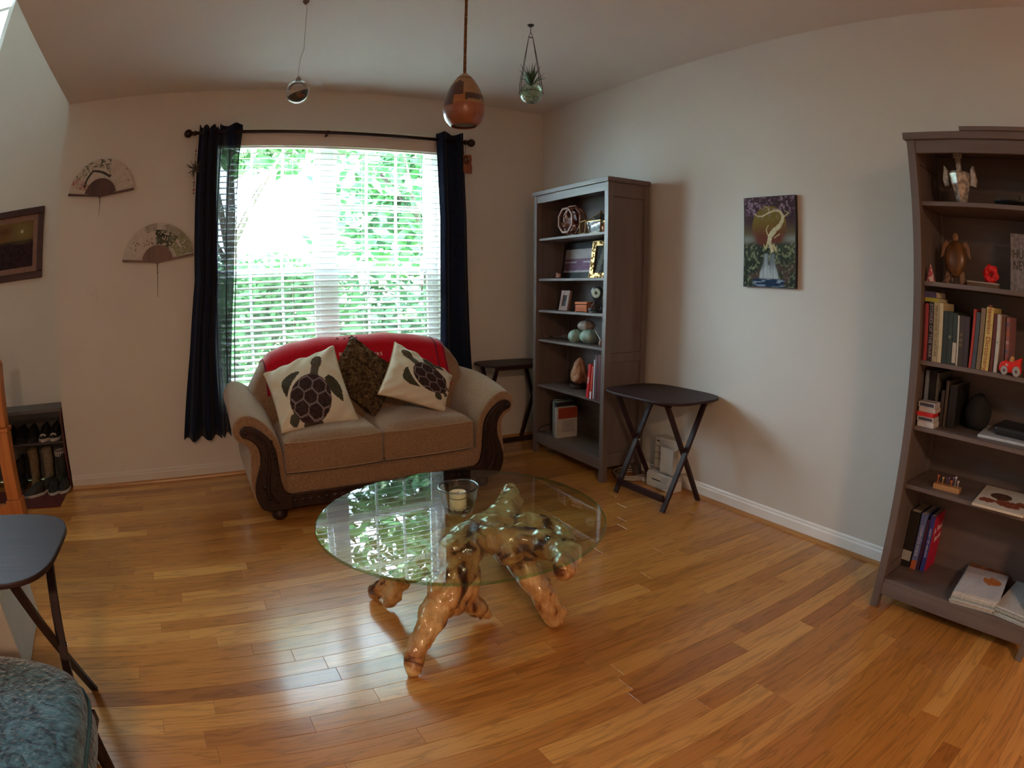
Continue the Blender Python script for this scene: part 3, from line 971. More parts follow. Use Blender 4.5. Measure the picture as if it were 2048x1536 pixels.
for k, ch in enumerate(word):
    a_ = .405+.0178*k if k < 6 else .632-.0178*(9-k)
    p, ex, ez = throw_frame(a_, .262)
    en = ex.cross(ez)
    mrot = Matrix((ex, ez, en)).transposed().to_euler()
    t_ = text_obj('letter', ch, .033, whitet_m, th, p+en*.008*(1 if en.y < 0 else -1), mrot, ext=.001)
p, ex, ez = throw_frame(.46, .42)
bm = B()
for k in range(9):
    tube(bm, [(p.x-.09+k*.02, p.y-.010, p.z-.004+.012*math.sin(k*1.7)), (p.x-.075+k*.02, p.y-.012, p.z+.012*math.sin(k*2.9))], .004, 5)
obj('emblem_edge', bm, navy_m, th)

# ------------------------------------------------------------------ pillows
def turtle(s, t, base):
    """s across, t along the body (head at -t); returns colour"""
    e = (s/.225)**2+(t/.275)**2
    if e < 1:
        hx = s*9.0; hy = t*7.4
        # scute lines: distance to nearest edges of a hex lattice
        best = []
        for iy in range(-3, 4):
            for ix in range(-3, 4):
                cx_ = ix*1.35+(.675 if iy % 2 else 0); cy_ = iy*1.05
                best.append(math.hypot((hx-cx_), (hy-cy_)))
        best.sort()
        if best[1]-best[0] < .13 or e > .93: return (.22, .17, .17) if e < .93 else (.07, .045, .035)
        return mix((.022, .012, .013), (.060, .034, .034), vnoise(s*60, t*60, 3))
    d = math.hypot(s/.062, (t+.435)/.088)
    if d < 1: return mix((.055, .042, .028), (.11, .08, .05), vnoise(s*70, t*70, 5))
    if abs(s) < .045 and -.40 < t < -.24: return (.09, .085, .055)
    for sg in (-1, 1):
        x = s*sg
        # front flipper: curved crescent from shoulder, out and back
        cx_, cy_ = .20, -.20
        q = (x-.13)*.80+(t+.26)*.60; w_ = -(x-.13)*.60+(t+.26)*.80
        if 0 < q < .30 and abs(w_-.35*q*q*2+.02) < .062*math.sin(PI*min(1, (q+.05)/.35))+.006 and sg > 0:
            return mix((.040, .042, .026), (.075, .072, .045), vnoise(s*50, t*50, 6))
        if sg < 0:
            q2 = (x-.165)*.22+(t+.29)*.975; w2 = (x-.165)*.975-(t+.29)*.22
            if 0 < q2 < .34 and abs(w2-.07*math.sin(PI*q2/.34)-.02) < .055*math.sin(PI*min(1, (q2+.04)/.38))+.004:
                return mix((.045, .046, .030), (.080, .076, .050), vnoise(s*50, t*50, 7))
        if math.hypot((x-.13)/.05, (t-.27)/.065) < 1: return (.07, .07, .05)
    if abs(s) < .03 and .26 < t < .33: return (.08, .07, .05)
    return base
def pillow(name, label, TL, TR, BR, BL, bulge, col, mt, group=None, res=96, pip=None, fuzz=0.0, seed=0, wr=.010):
    TL, TR, BR, BL = map(Vector, (TL, TR, BR, BL))
    c = (TL+TR+BR+BL)/4
    t = thing(name, label, 'pillow', c, group=group)
    nrm = ((TR-TL).cross(BL-TL)).normalized()
    if nrm.y > 0: nrm = -nrm
    def P(u_, v_, s):
        uu, vv = u_, v_
        # corners stay sharp, edges pull in
        pin = .055
        cu_ = (uu-.5)*(1-pin*4*vv*(1-vv))+.5; cv_ = (vv-.5)*(1-pin*4*uu*(1-uu))+.5
        p = (TL*(1-cu_)*(1-cv_)+TR*cu_*(1-cv_)+BR*cu_*cv_+BL*(1-cu_)*cv_)-c
        h = (max(0, 16*uu*(1-uu)*vv*(1-vv)))**.42
        e = max(0, 1-h)
        wr_ = wr*math.sin(26*uu+5*math.sin(7*vv)+seed)*e*.9*min(1, h*4) + wr*.8*math.sin(19*vv+4*uu*3+seed*2)*e*min(1, h*4)
        fz = fuzz*(vnoise(uu*34+seed, vv*34)+.6*vnoise(uu*70, vv*70, 2)-.6)*min(1, h*5)
        return p+nrm*s*(bulge*h+(wr_+fz if s > 0 else 0)+.004)
    o = painted('front_cover', res, res, lambda a, b: P(a, b, 1), col, mt, t, smooth=True)
    o2 = painted('back_cover', 24, 24, lambda a, b: P(1-a, b, -1), lambda a, b: col(.02, .02), mt, t, smooth=True)
    if pip is not None:
        bm = B(); k = 20
        loop = [P(i/k, 0, 0) for i in range(k)]+[P(1, i/k, 0) for i in range(k)]+[P(1-i/k, 1, 0) for i in range(k)]+[P(0, 1-i/k, 0) for i in range(k+1)]
        tube(bm, loop, .0042, 6); obj('piping', bm, pip, t, smooth=True)
    return t
cream = (.66, .60, .47)
def pl_col(u_, v_):
    x, y = (u_-.474)/1.22, (v_-.68)/1.22
    return turtle(x*.91+y*.416, -x*.416+y*.91, cream)
def pr_col(u_, v_):
    x, y = (u_-.63)/1.2, (v_-.47)/1.2
    return turtle(x*.538-y*.842, x*.842+y*.538, cream)
tan_pipe = M('tan_cord', (.38, .27, .15), rough=.9)
pillow('turtle_pillow', 'large cream pillow printed with a sea turtle against the left arm of the loveseat', (.408, 3.79, .775), (.862, 3.84, .915), (.925, 3.53, .490), (.450, 3.43, .482), .075, pl_col, paint_c, pip=tan_pipe, seed=1)
def fur_col(u_, v_):
    n_ = vnoise(u_*30, v_*30, 1)*.6+vnoise(u_*75, v_*75, 2)*.4
    c = mix((.035, .020, .012), (.20, .135, .065), n_*1.5-.35)
    return c
pillow('textured_pillow', 'brown ruffled-pile pillow set on its corner between the turtle pillows', (1.004, 3.93, .972), (1.33, 3.86, .70), (1.05, 3.62, .475), (.80, 3.86, .70), .075, fur_col, paint_c, fuzz=.022, seed=3, res=110)
pillow('turtle_pillow', 'smaller tilted cream pillow printed with a sea turtle near the right arm', (1.262, 3.82, .922), (1.640, 3.76, .676), (1.470, 3.50, .486), (1.045, 3.52, .640), .065, pr_col, paint_c, pip=tan_pipe, seed=5)

# ------------------------------------------------------------------ coffee table
CT = (.893, 1.976)
ct = thing('coffee_table', 'round glass coffee table on a polished tree-root base in the middle of the floor', 'table', (*CT, 0))
GZ = .430
bm = B(); n = 96; RR = .545
prof = [(RR-.003, 0), (RR, .002), (RR, .010), (RR-.003, .012)]
rings = [[bm.verts.new((a*math.cos(2*PI*k/n), a*math.sin(2*PI*k/n), GZ+z)) for k in range(n)] for a, z in prof]
for i in range(3):
    for k in range(n):
        bm.faces.new((rings[i][k], rings[i][(k+1) % n], rings[i+1][(k+1) % n], rings[i+1][k])).material_index = 1
bm.faces.new(rings[0][::-1]); bm.faces.new(rings[-1])
gt = obj('glass_top', bm, [table_glass, table_edge], ct)
def cyl_chain(bm, pts):
    pts = smooth_path(pts, 5)
    tube(bm, [(a-CT[0], b-CT[1], c) for a, b, c, d in pts], [d for a, b, c, d in pts], 12)
    for q in (pts[0], pts[-1]):
        sphere(bm, (q[0]-CT[0], q[1]-CT[1], q[2]), q[3], 12, 8)
bm = B()
chains = [
    [(.80, 1.86, .355, .062), (.93, 1.95, .345, .078), (1.08, 2.03, .350, .078), (1.20, 2.15, .372, .058), (1.25, 2.24, .382, .048)],
    [(.93, 1.93, .350, .07), (1.06, 1.83, .358, .070), (1.14, 1.70, .365, .062), (1.12, 1.60, .368, .056), (1.07, 1.55, .36, .045)],
    [(1.05, 2.00, .355, .07), (1.16, 1.92, .365, .058), (1.22, 1.80, .36, .050), (1.19, 1.71, .345, .046)],
    [(.86, 1.86, .36, .070), (.79, 1.82, .28, .072), (.69, 1.77, .19, .058), (.60, 1.71, .11, .044), (.562, 1.692, .035, .036)],
    [(.85, 1.85, .34, .050), (.87, 1.86, .22, .045), (.80, 1.83, .16, .045), (.70, 1.78, .18, .04)],
    [(1.02, 1.84, .34, .066), (1.08, 1.80, .24, .056), (1.12, 1.765, .15, .052), (1.155, 1.75, .08, .050), (1.175, 1.745, .03, .046)],
    [(1.00, 1.80, .33, .045), (1.14, 1.80, .17, .034), (1.195, 1.77, .06, .036)],
    [(.84, 1.87, .34, .055), (.85, 1.89, .22, .046), (.89, 1.915, .11, .046), (.93, 1.915, .052, .040)],
    [(.78, 1.83, .20, .04), (.86, 1.86, .12, .036), (.92, 1.90, .07, .042)],
    [(.82, 1.90, .34, .060), (.74, 2.03, .24, .050), (.66, 2.16, .12, .046), (.61, 2.27, .035, .038)],
    [(.70, 2.10, .17, .040), (.645, 2.13, .08, .036), (.64, 2.16, .045, .034)],
    [(1.10, 2.06, .33, .066), (1.18, 2.18, .21, .056), (1.25, 2.31, .045, .046)],
]
for c_ in chains: cyl_chain(bm, c_)
for k in range(16):
    a = rnd.choice(chains); q = rnd.choice(a)
    sphere(bm, (q[0]-CT[0]+rnd.uniform(-.03, .03), q[1]-CT[1]+rnd.uniform(-.03, .03), min(q[2]+rnd.uniform(-.02, .02), .37)), q[3]*.7, 10, 8)
for v in bm.verts:
    v.co.z = min(max(v.co.z, 0.004), GZ-.016)
ro = obj('root_base', bm, root_mat(), ct)
md = ro.modifiers.new('remesh', 'REMESH'); md.mode = 'VOXEL'; md.voxel_size = .008; md.use_smooth_shade = True
md = ro.modifiers.new('smooth', 'SMOOTH'); md.iterations = 6; md.factor = .6
tx = bpy.data.textures.new('knots', 'CLOUDS'); tx.noise_scale = .06; tx.noise_depth = 2
md = ro.modifiers.new('knots', 'DISPLACE'); md.texture = tx; md.strength = .034; md.mid_level = .62

bw = thing('candle_bowl', 'clear glass candle bowl with thick rim standing on the glass coffee table', 'candle holder', (.885, 1.985, GZ+.0125))
bm = B()
pr = [(.001, .0), (.038, .0), (.048, .006), (.058, .022), (.066, .045), (.071, .070), (.075, .100), (.0775, .106), (.0765, .111), (.0735, .108), (.069, .095), (.066, .07), (.061, .045), (.052, .024), (.040, .011), (.001, .009)]
lathe(bm, pr, n=40, capb=False, capt=False); obj('bowl', bm, bowl_glass, bw, smooth=True)
bm = B()
for k in range(40):
    pass
tube(bm, [(.0755*math.cos(2*PI*k/40), .0755*math.sin(2*PI*k/40), .107) for k in range(41)], .0035, 8, cap=False)
obj('rim', bm, clear_glass('rim_glass', (.75, .74, .72), 1.6, gain=2.2), bw, smooth=True)
bm = B()
rr = random.Random(5)
for k in range(70):
    a = rr.random()*2*PI; q = .045*math.sqrt(rr.random())
    sphere(bm, (q*math.cos(a), q*math.sin(a), .016+.008*rr.random()+.1*max(0, q-.03)), rr.uniform(.003, .007), 6, 4, (1, 1, .6))
o = obj('potpourri', bm, M('potpourri', (.05, .012, .02), rough=.8, col2=(.12, .05, .04), scale=60), bw); o['kind'] = 'stuff'
cd = thing('pillar_candle', 'short cream pillar candle with a dark band inside the glass bowl', 'candle', (.882, 1.982, GZ+.0125+.022))
bm = B(); lathe(bm, [(.031, 0), (.032, .002), (.032, .056), (.0325, .064), (.030, .066), (.026, .060), (.001, .058)], n=28, capt=False); obj('wax', bm, M('cream_wax', (.80, .75, .50), rough=.5, var=.05), cd, smooth=True)
bm = B(); tube(bm, [(.0325*math.cos(2*PI*k/32), .0325*math.sin(2*PI*k/32), .046) for k in range(33)], .0014, 5, cap=False); obj('band', bm, blackp_m, cd)
bm = B(); tube(bm, [(0, 0, .057), (.001, 0, .067)], .0012, 5); obj('wick', bm, blackp_m, cd)
pc = thing('dark_disc', 'round dark seed disc leaning behind the candle in the bowl', 'decoration', (.921, 1.990, GZ+.045))
bm = B(); lathe(bm, [(.010, -.004), (.026, -.003), (.027, .002), (.012, .004)], axis='x', n=20); o = obj('seed_pod', bm, M('seed', (.02, .018, .014), rough=.6, var=.5, scale=90), pc)
o.rotation_euler = (0, R(-10), R(50))

# ------------------------------------------------------------------ bookcases
BW_, BD_, BH_ = .882, .343, 1.97
def bookcase(name, label, xf, y0, shelves, toe=.14):
    """front face at x = xf looking to -x; y0 = near end; local origin at front near corner"""
    t = thing(name, label, 'bookcase', (xf+BD_/2, y0+BW_/2, 0), group=None)
    hx, hy = BD_/2, BW_/2
    for sgn, nm in ((-1, 'side_panel'), (1, 'side_panel')):
        bm = B()
        ys = sorted((sgn*hy, sgn*(hy-.038)))
        box(bm, -hx, -hx+.042, ys[0], ys[1], 0, BH_-.03)
        box(bm, hx-.042, hx, ys[0], ys[1], 0, BH_-.03)
        for z0, z1 in ((.10, .19), (.80, .86), (BH_-.12, BH_-.03)):
            box(bm, -hx+.042, hx-.042, ys[0]+.004, ys[1]-.004, z0, z1)
        for z0, z1 in ((.19, .80), (.86, BH_-.12)):
            box(bm, -hx+.042, hx-.042, ys[0]+.012, ys[1]-.008, z0, z1)
        obj(nm, bm, shelf_m, t, bev=.0015, seg=1)
    bm = B(); box(bm, -hx-.012, hx, -hy-.012, hy+.012, BH_-.03, BH_); obj('top_panel', bm, shelfy_m, t, bev=.002)
    bm = B(); box(bm, -hx+.004, -hx+.022, -hy+.038, hy-.038, BH_-.085, BH_-.03); obj('top_rail', bm, shelfy_m, t, bev=.0015, seg=1)
    bm = B(); box(bm, hx-.012, hx-.004, -hy+.036, hy-.036, .09, BH_-.03); obj('back_panel', bm, shelfy_m, t)
    bm = B(); box(bm, -hx+.004, -hx+.022, -hy+.038, hy-.038, shelves[-1]-.075, shelves[-1]-.018); obj('bottom_rail', bm, shelfy_m, t, bev=.0015, seg=1)
    for k, z in enumerate(shelves):
        bm = B()
        x0 = -hx+.006 if k == len(shelves)-1 else -hx+.02
        box(bm, x0, hx-.013, -hy+.039, hy-.039, z-.018, z)
        obj('shelf', bm, shelfy_m, t, bev=.0015, seg=1)
    return t
S1 = [1.632, 1.342, 1.113, .894, .543, .158]
S2 = [1.692, 1.376, 1.068, .808, .567, .143]
bookcase('bookcase', 'tall grey-brown bookcase in the corner beside the window wall', 2.386, 3.026, S1)
bookcase('bookcase', 'tall grey-brown bookcase at the right edge full of books', 2.338, .118, S2)

def solid(col, rough=.6, **k):
    key = ('s', tuple(round(c, 3) for c in col), rough, tuple(sorted(k.items())))
    if key not in _mc:
        _mc[key] = M('colour_%d' % len(_mc), col, rough=rough, var=k.get('var', .10), scale=k.get('scale', 25), metal=k.get('metal', 0), bump=k.get('bump', 0))
    return _mc[key]
_mc = {}
def book(label, x, y, z, th, h, dep, col, tilt=0.0, title=None, tcol=(.7, .65, .5), group=None, band=None, name='book', cat='book', tsize=None, yaw=0.0, pages=True):
    """spine towards -x at x, centred on y, standing on z"""
    t = thing(name, label, cat, (x, y, z), group=group)
    t.rotation_euler = (tilt, 0, yaw)
    bm = B()
    c = .0025
    box(bm, 0, c, -th/2, th/2, 0, h)
    box(bm, c, dep, -th/2, -th/2+c, 0, h); box(bm, c, dep, th/2-c, th/2, 0, h)
    obj('cover', bm, solid(col, .5), t, bev=.0008, seg=1)
    if pages:
        bm = B(); box(bm, c, dep-.004, -th/2+c, th/2-c, .003, h-.003); obj('pages', bm, paper_m, t)
    if band:
        z0, z1, bc = band
        bm = B(); box(bm, -.0006, .0, -th/2+.0005, th/2-.0005, h*z0, h*z1); obj('spine_label', bm, solid(bc, .6), t)
    if title:
        s = tsize or th*.85
        text_obj('title', title, s, solid(tcol, .6), t, (-.001, 0, h*.52), (R(90), R(90), R(-90)), sx=1.0)
    return t

# --- corner bookcase, top shelf
z = S1[0]
X1 = 2.386
w = thing('octagonal_ornament', 'brown woven star-shaped ball ornament on the top shelf of the corner bookcase', 'ornament', (2.50, 3.58, z))
bm = B()
ro_, ri_ = .108, .085
cz = .112
for ring_x, rr_ in ((-.055, .088), (0, .106), (.055, .088)):
    pts = [(ring_x, rr_*math.cos(R(45*k+22)), cz+rr_*math.sin(R(45*k+22))) for k in range(9)]
    for a, b in zip(pts, pts[1:]): beam(bm, a, b, .012, .012)
for k in range(8):
    a = R(45*k+22); b = R(45*k+67)
    beam(bm, (-.055, .088*math.cos(a), cz+.088*math.sin(a)), (.0, .106*math.cos(a), cz+.106*math.sin(a)), .008, .008)
    beam(bm, (.0, .106*math.cos(a), cz+.106*math.sin(a)), (.055, .088*math.cos(b), cz+.088*math.sin(b)), .008, .008)
obj('frame', bm, wood('woven_wood', (.16, .07, .045), (.33, .17, .11), .6), w)
bm = B()
for k in range(3):
    a0_ = R(120*k+20)
    pts = []
    for i in range(11):
        t_ = i/10
        rr_ = .012+.078*t_
        a = a0_+1.7*t_
        pts.append((-.045+.03*t_, rr_*math.cos(a), cz+rr_*math.sin(a)))
    for i, (p, q) in enumerate(zip(pts, pts[1:])): beam(bm, p, q, .020+.014*math.sin(PI*i/10), .006)
obj('swirl', bm, wood('swirl_wood', (.26, .13, .09), (.42, .24, .17), .6), w)
bm = B(); lathe(bm, [(.02, -.02), (.080, -.015), (.080, .03), (.02, .035)], (0, 0, cz), 8, axis='x'); obj('core', bm, solid((.09, .025, .015)), w)

w = thing('glass_terrarium', 'small brass and glass house-shaped terrarium on the top shelf of the corner bookcase', 'terrarium', (2.49, 3.235, z))
def frame_edges(bm, P_, Ed, r_): 
    for a, b in Ed: beam(bm, P_[a], P_[b], r_, r_)
Pn = [(-.05, -.06, 0), (.05, -.06, 0), (.05, .06, 0), (-.05, .06, 0), (-.065, -.08, .075), (.065, -.08, .075), (.065, .08, .075), (-.065, .08, .075), (0, 0, .138)]
En = [(0, 1), (1, 2), (2, 3), (3, 0), (0, 4), (1, 5), (2, 6), (3, 7), (4, 5), (5, 6), (6, 7), (7, 4), (4, 8), (5, 8), (6, 8), (7, 8)]
bm = B(); frame_edges(bm, [(a, b, c+.003) for a, b, c in Pn], En, .005); sphere(bm, (0, 0, .145), .007, 8, 6); obj('frame', bm, gold_m, w)
bm = B()
vv = [bm.verts.new((a*.97, b*.97, c+.003)) for a, b, c in Pn]
for q in ((0, 1, 5, 4), (1, 2, 6, 5), (2, 3, 7, 6), (3, 0, 4, 7), (4, 5, 8), (5, 6, 8), (6, 7, 8), (7, 4, 8)): bm.faces.new([vv[i] for i in q])
obj('glass', bm, bowl_glass, w)
w = thing('photo_frame', 'tiny gold-edged glass frame in front of the terrarium', 'picture frame', (2.425, 3.345, z)); w.rotation_euler = (0, 0, R(-12))
bm = B()
q = [(0, .045, .0), (0, -.035, .0), (0, -.045, .085), (0, .055, .078)]
for a, b in zip(q, q[1:]+q[:1]): beam(bm, (a[0], a[1], a[2]+.003), (b[0], b[1], b[2]+.003), .006, .006, up=(1, 0, 0))
obj('frame', bm, gold_m, w)
bm = B(); bm.faces.new([bm.verts.new((0, b, c+.003)) for a, b, c in q]); obj('glass', bm, bowl_glass, w)
w = thing('amber_jar', 'small amber glass jar beside the terrarium at the post', 'jar', (2.44, 3.118, z))
bm = B(); lathe(bm, [(.018, 0), (.026, .01), (.028, .03), (.020, .048), (.014, .052), (.016, .062)], n=16); obj('jar_body', bm, solid((.35, .08, .01), .2), w, smooth=True)
bm = B(); lathe(bm, [(.017, .062), (.017, .072)], n=16); obj('lid', bm, gold_m, w)

# --- second shelf
z = S1[1]
def framed(name, label, x, y, z, wd_, ht, lean, yaw_, fm, fw, col, nu, nv, cat='picture frame', mat_w=0, mcol=None, th=.02, fbev=.002):
    """front towards -x; wd_ along y; col(u, v) from image left (far, +y) to right"""
    t = thing(name, label, cat, (x, y, z)); t.rotation_euler = (0, lean, yaw_)
    bm = B()
    hw = wd_/2
    box(bm, 0, th, hw-fw, hw, 0, ht); box(bm, 0, th, -hw, -hw+fw, 0, ht)
    box(bm, 0, th, -hw+fw, hw-fw, 0, fw); box(bm, 0, th, -hw+fw, hw-fw, ht-fw, ht)
    obj('frame', bm, fm, t, bev=fbev)
    bm = B(); box(bm, th*.6, th*.9, -hw+fw*.9, hw-fw*.9, fw*.9, ht-fw*.9); obj('backing', bm, blackp_m, t)
    if mat_w:
        bm = B(); x0 = th*.45
        a, b, c, d = -hw+fw, hw-fw, fw, ht-fw
        box(bm, x0, x0+.002, a, a+mat_w, c, d); box(bm, x0, x0+.002, b-mat_w, b, c, d)
        box(bm, x0, x0+.002, a+mat_w, b-mat_w, c, c+mat_w); box(bm, x0, x0+.002, a+mat_w, b-mat_w, d-mat_w, d)
        obj('mount', bm, mcol, t)
    iw = hw-fw-mat_w
    painted('picture', nu, nv, lambda u_, v_: (th*.5, iw-2*iw*u_, ht-fw-mat_w-(ht-2*fw-2*mat_w)*v_), col, paint_a, t)
    return t
def sea_col(u_, v_):
    n_ = vnoise(u_*9, v_*14, 2)*.5+vnoise(u_*30, v_*40, 3)*.5
    if v_ < .42: return mix((.30, .27, .27), (.42, .38, .37), n_*.8+(.4-v_))
    if v_ < .52: return mix((.13, .07, .12), (.22, .14, .19), n_)
    if v_ < .58 and (u_ < .4 or u_ > .62): return (.42, .36, .38)
    if v_ < .90: return mix((.10, .05, .10), (.24, .14, .21), n_*1.2)
    return mix((.30, .25, .28), (.5, .45, .46), n_)
framed('framed_landscape', 'black-framed purple seascape picture on the second shelf of the corner bookcase', 2.60, 3.66, z, .50, .262, R(8), R(-3), M('black_frame', (.010, .010, .012), rough=.5, var=.1), .045, sea_col, 70, 44)
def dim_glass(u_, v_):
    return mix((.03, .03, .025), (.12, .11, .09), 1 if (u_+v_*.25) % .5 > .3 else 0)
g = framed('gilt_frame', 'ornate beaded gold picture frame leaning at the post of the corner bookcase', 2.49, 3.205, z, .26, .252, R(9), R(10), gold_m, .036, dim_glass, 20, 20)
bm = B(); rr = random.Random(8)
for k in range(150):
    side = rr.random()
    e = .252
    if side < .5: y_, z_ = rr.choice((-1, 1))*(.130-.018+rr.uniform(-.013, .013)), rr.uniform(.005, e-.005)
    else: y_, z_ = rr.uniform(-.125, .125), rr.choice((.018, e-.018))+rr.uniform(-.013, .013)
    sphere(bm, (-.001, y_, z_), rr.uniform(.004, .008), 6, 5, (.7, 1, 1))
o = obj('beading', bm, gold_m, g, smooth=True); o['kind'] = 'stuff'
w = thing('clay_figure', 'small reddish clay figure in front of the black frame', 'figurine', (2.47, 3.70, z))
bm = B(); sphere(bm, (0, 0, .014), .014, 12, 8, (1, 2.2, 1)); sphere(bm, (0, .012, .032), .011, 10, 8, (1, 1.4, .9)); sphere(bm, (0, -.020, .026), .009, 8, 6)
obj('clay', bm, solid((.28, .11, .07), .6, var=.4, scale=60), w, smooth=True)

# --- third shelf
z = S1[2]
def win_ref(u_, v_):
    d = (u_*.8+v_*.6)
    return (.35, .45, .45) if (d*3.2) % 1 < .42 else (.03, .05, .05)
framed('photo_frame', 'small tilted pinkish-brown photo frame on the third shelf of the corner bookcase', 2.48, 3.655, z, .135, .145, R(10), R(-8), wood('pink_wood', (.22, .13, .11), (.32, .21, .18), .4), .033, lambda a, b: mix((.02, .02, .02), (.08, .09, .09), vnoise(a*5, b*5, 1)), 16, 16)
w = thing('trinket_box', 'little orange wooden chest with a hinged lid on the third shelf', 'box', (2.475, 3.385, z)); w.rotation_euler = (0, 0, R(18))
om = wood('orange_wood', (.42, .10, .025), (.60, .19, .05), .35, axis='y')
bm = B(); box(bm, -.035, .05, -.048, .048, .004, .048); obj('box_body', bm, om, w, bev=.002)
bm = B(); box(bm, -.038, .053, -.051, .051, .052, .068); obj('lid', bm, om, w, bev=.003)
for a in (-.032, .045):
    for b in (-.044, .044):
        bm = B(); box(bm, a-.006, a+.006, b-.006, b+.006, -.0, .004); obj('foot', bm, om, w)
w = thing('pendulum_clock', 'small dark ornamental clock with a cream dial standing on curved legs', 'clock', (2.47, 3.235, z)); w.rotation_euler = (0, 0, R(25))
dm = solid((.02, .025, .022), .35)
bm = B(); lathe(bm, [(.050, 0), (.052, .006), (.040, .012), (.02, .016)], n=20); obj('base', bm, dm, w, smooth=True)
bm = B()
for s in (-1, 1):
    tube(bm, smooth_path([(0, s*.020, .012), (0, s*.038, .04), (0, s*.018, .07), (0, s*.030, .10)], 5), .004, 6)
obj('legs', bm, dm, w, smooth=True)
bm = B(); lathe(bm, [(.030, -.014), (.044, -.012), (.046, 0), (.044, .012), (.03, .014)], (0, 0, .130), 24, axis='x'); obj('case', bm, dm, w, smooth=True)
bm = B(); lathe(bm, [(.031, -.0155), (.031, -.0145)], (0, 0, .130), 24, axis='x'); obj('dial', bm, solid((.42, .46, .34), .5), w)
bm = B(); beam(bm, (-.017, 0, .130), (-.017, .010, .148), .003, .002); beam(bm, (-.017, 0, .130), (-.017, -.016, .124), .0025, .002); lathe(bm, [(.010, -.0165), (.010, -.0155)], (0, 0, .130), 12, axis='x'); obj('hands', bm, dm, w)
w = thing('crystal_rock', 'small glinting crystal rock in front of the clock', 'rock', (2.435, 3.255, z))
bm = B(); rr = random.Random(2); g_ = bmesh.ops.create_icosphere(bm, subdivisions=2, radius=.019)
for v in g_['verts']: v.co = v.co*rr.uniform(.75, 1.2); v.co.z = max(v.co.z+.015, 0)
obj('crystal', bm, M('crystal', (.10, .11, .13), rough=.08, var=.8, scale=60, spec=1.0), w)

# --- fourth shelf: pumpkins
z = S1[3]
def pumpkin(t, c, r_, sq, col, nlobe=7, name='pumpkin_body', stem=True):
    bm = B()
    def fn(a, b):
        th_ = 2*PI*a; ph_ = PI*b
        l = 1-.13*abs(math.sin(nlobe*th_/2))**.6*math.sin(ph_)*-1-.13
        rr_ = r_*(.87+.13*abs(math.cos(nlobe*th_/2))**.7)
        return (c[0]+rr_*math.sin(ph_)*math.cos(th_)*sq[0], c[1]+rr_*math.sin(ph_)*math.sin(th_)*sq[1], c[2]+rr_*math.cos(ph_)*sq[2])
    grid(bm, 42, 14, fn)
    bmesh.ops.remove_doubles(bm, verts=bm.verts, dist=1e-5)
    obj(name, bm, col, t, smooth=True)
pg = M('pale_green_ceramic', (.20, .30, .25), rough=.5, col2=(.34, .44, .38), scale=14)
w = thing('ceramic_pumpkin', 'pale green ceramic pumpkin lying front left on the fourth shelf', 'pumpkin', (2.475, 3.475, z))
pumpkin(w, (0, 0, .046), .050, (1.1, 1.0, .95), pg, 5)
w = thing('ceramic_pumpkin', 'larger pale green ceramic pumpkin front right on the fourth shelf', 'pumpkin', (2.50, 3.350, z))
pumpkin(w, (0, 0, .050), .062, (1.1, 1.15, .82), pg, 6)
w = thing('ceramic_pumpkin', 'pinkish grey pumpkin stacked above the two green pumpkins', 'pumpkin', (2.515, 3.405, z+.088))
pumpkin(w, (0, 0, .032), .055, (1.1, 1.2, .70), M('pink_grey_ceramic', (.24, .22, .19), rough=.5, col2=(.34, .27, .24), scale=12), 8)
bm = B(); tube(bm, [(0, -.01, .062), (-.01, -.03, .085), (.0, -.05, .10)], [.010, .007, .004], 7); obj('stem', bm, solid((.05, .04, .03)), w)
w = thing('dried_branch', 'dried dark twig with reddish berries left of the pumpkins', 'dried flowers', (2.52, 3.70, z))
bm = B(); rr = random.Random(4)
for k in range(9):
    a = rr.uniform(-.5, .5)
    tube(bm, [(.0, .12+.02*k*.5, .008), (rr.uniform(-.03, .03), .03, .012+.01*rr.random()), (rr.uniform(-.05, .05), -.10, .02+.06*rr.random())], [.0025, .002, .001], 5)
obj('twigs', bm, solid((.05, .035, .03), .8), w)
bm = B()
for k in range(34):
    sphere(bm, (rr.uniform(-.05, .04), rr.uniform(-.14, -.04) if k < 24 else rr.uniform(-.03, .18), .012+rr.random()*(.07 if k < 24 else .01)), rr.uniform(.003, .006), 6, 4)
o = obj('berries', bm, solid((.28, .10, .10), .6, var=.5), w); o['kind'] = 'stuff'
w = thing('wand', 'thin pale stick with a shell end leaning at the right of the pumpkins', 'stick', (2.455, 3.19, z))
bm = B(); tube(bm, [(.02, .060, .098), (-.01, -.045, .04)], [.0022, .0028], 6); obj('stick', bm, solid((.55, .5, .42)), w)
bm = B(); sphere(bm, (-.014, -.052, .024), .018, 10, 8, (1, .8, 1.3)); obj('shell', bm, solid((.35, .2, .13), .6), w, smooth=True)

# --- fifth shelf: salt lamp and books
z = S1[4]
w = thing('salt_lamp', 'orange Himalayan salt lamp on a dark wooden base', 'lamp', (2.585, 3.565, z))
bm = B(); lathe(bm, [(.062, 0), (.070, .006), (.070, .022), (.060, .028)], n=28); obj('base', bm, black_wood, w, smooth=True)
bm = B(); g_ = bmesh.ops.create_icosphere(bm, subdivisions=4, radius=1)
for v in g_['verts']:
    d = v.co.copy(); t_ = (d.z+1)/2
    rr_ = .074*(1-.62*t_**1.5)*(1+.20*(vnoise(d.x*3+5, d.z*3+d.y*2, 4)-.5)*2+.10*(vnoise(d.x*7+1, d.z*7+d.y*5, 6)-.5))
    hh = .20
    n_ = Vector((d.x, d.y, 0)); n_ = n_.normalized() if n_.length > 1e-4 else Vector((0, 0, 0))
    q = math.sqrt(max(0, 1-abs(d.z)**3.2))
    v.co = Vector((n_.x*rr_*q, n_.y*rr_*q, .028+hh*t_))
bmesh.ops.remove_doubles(bm, verts=bm.verts, dist=1e-5)
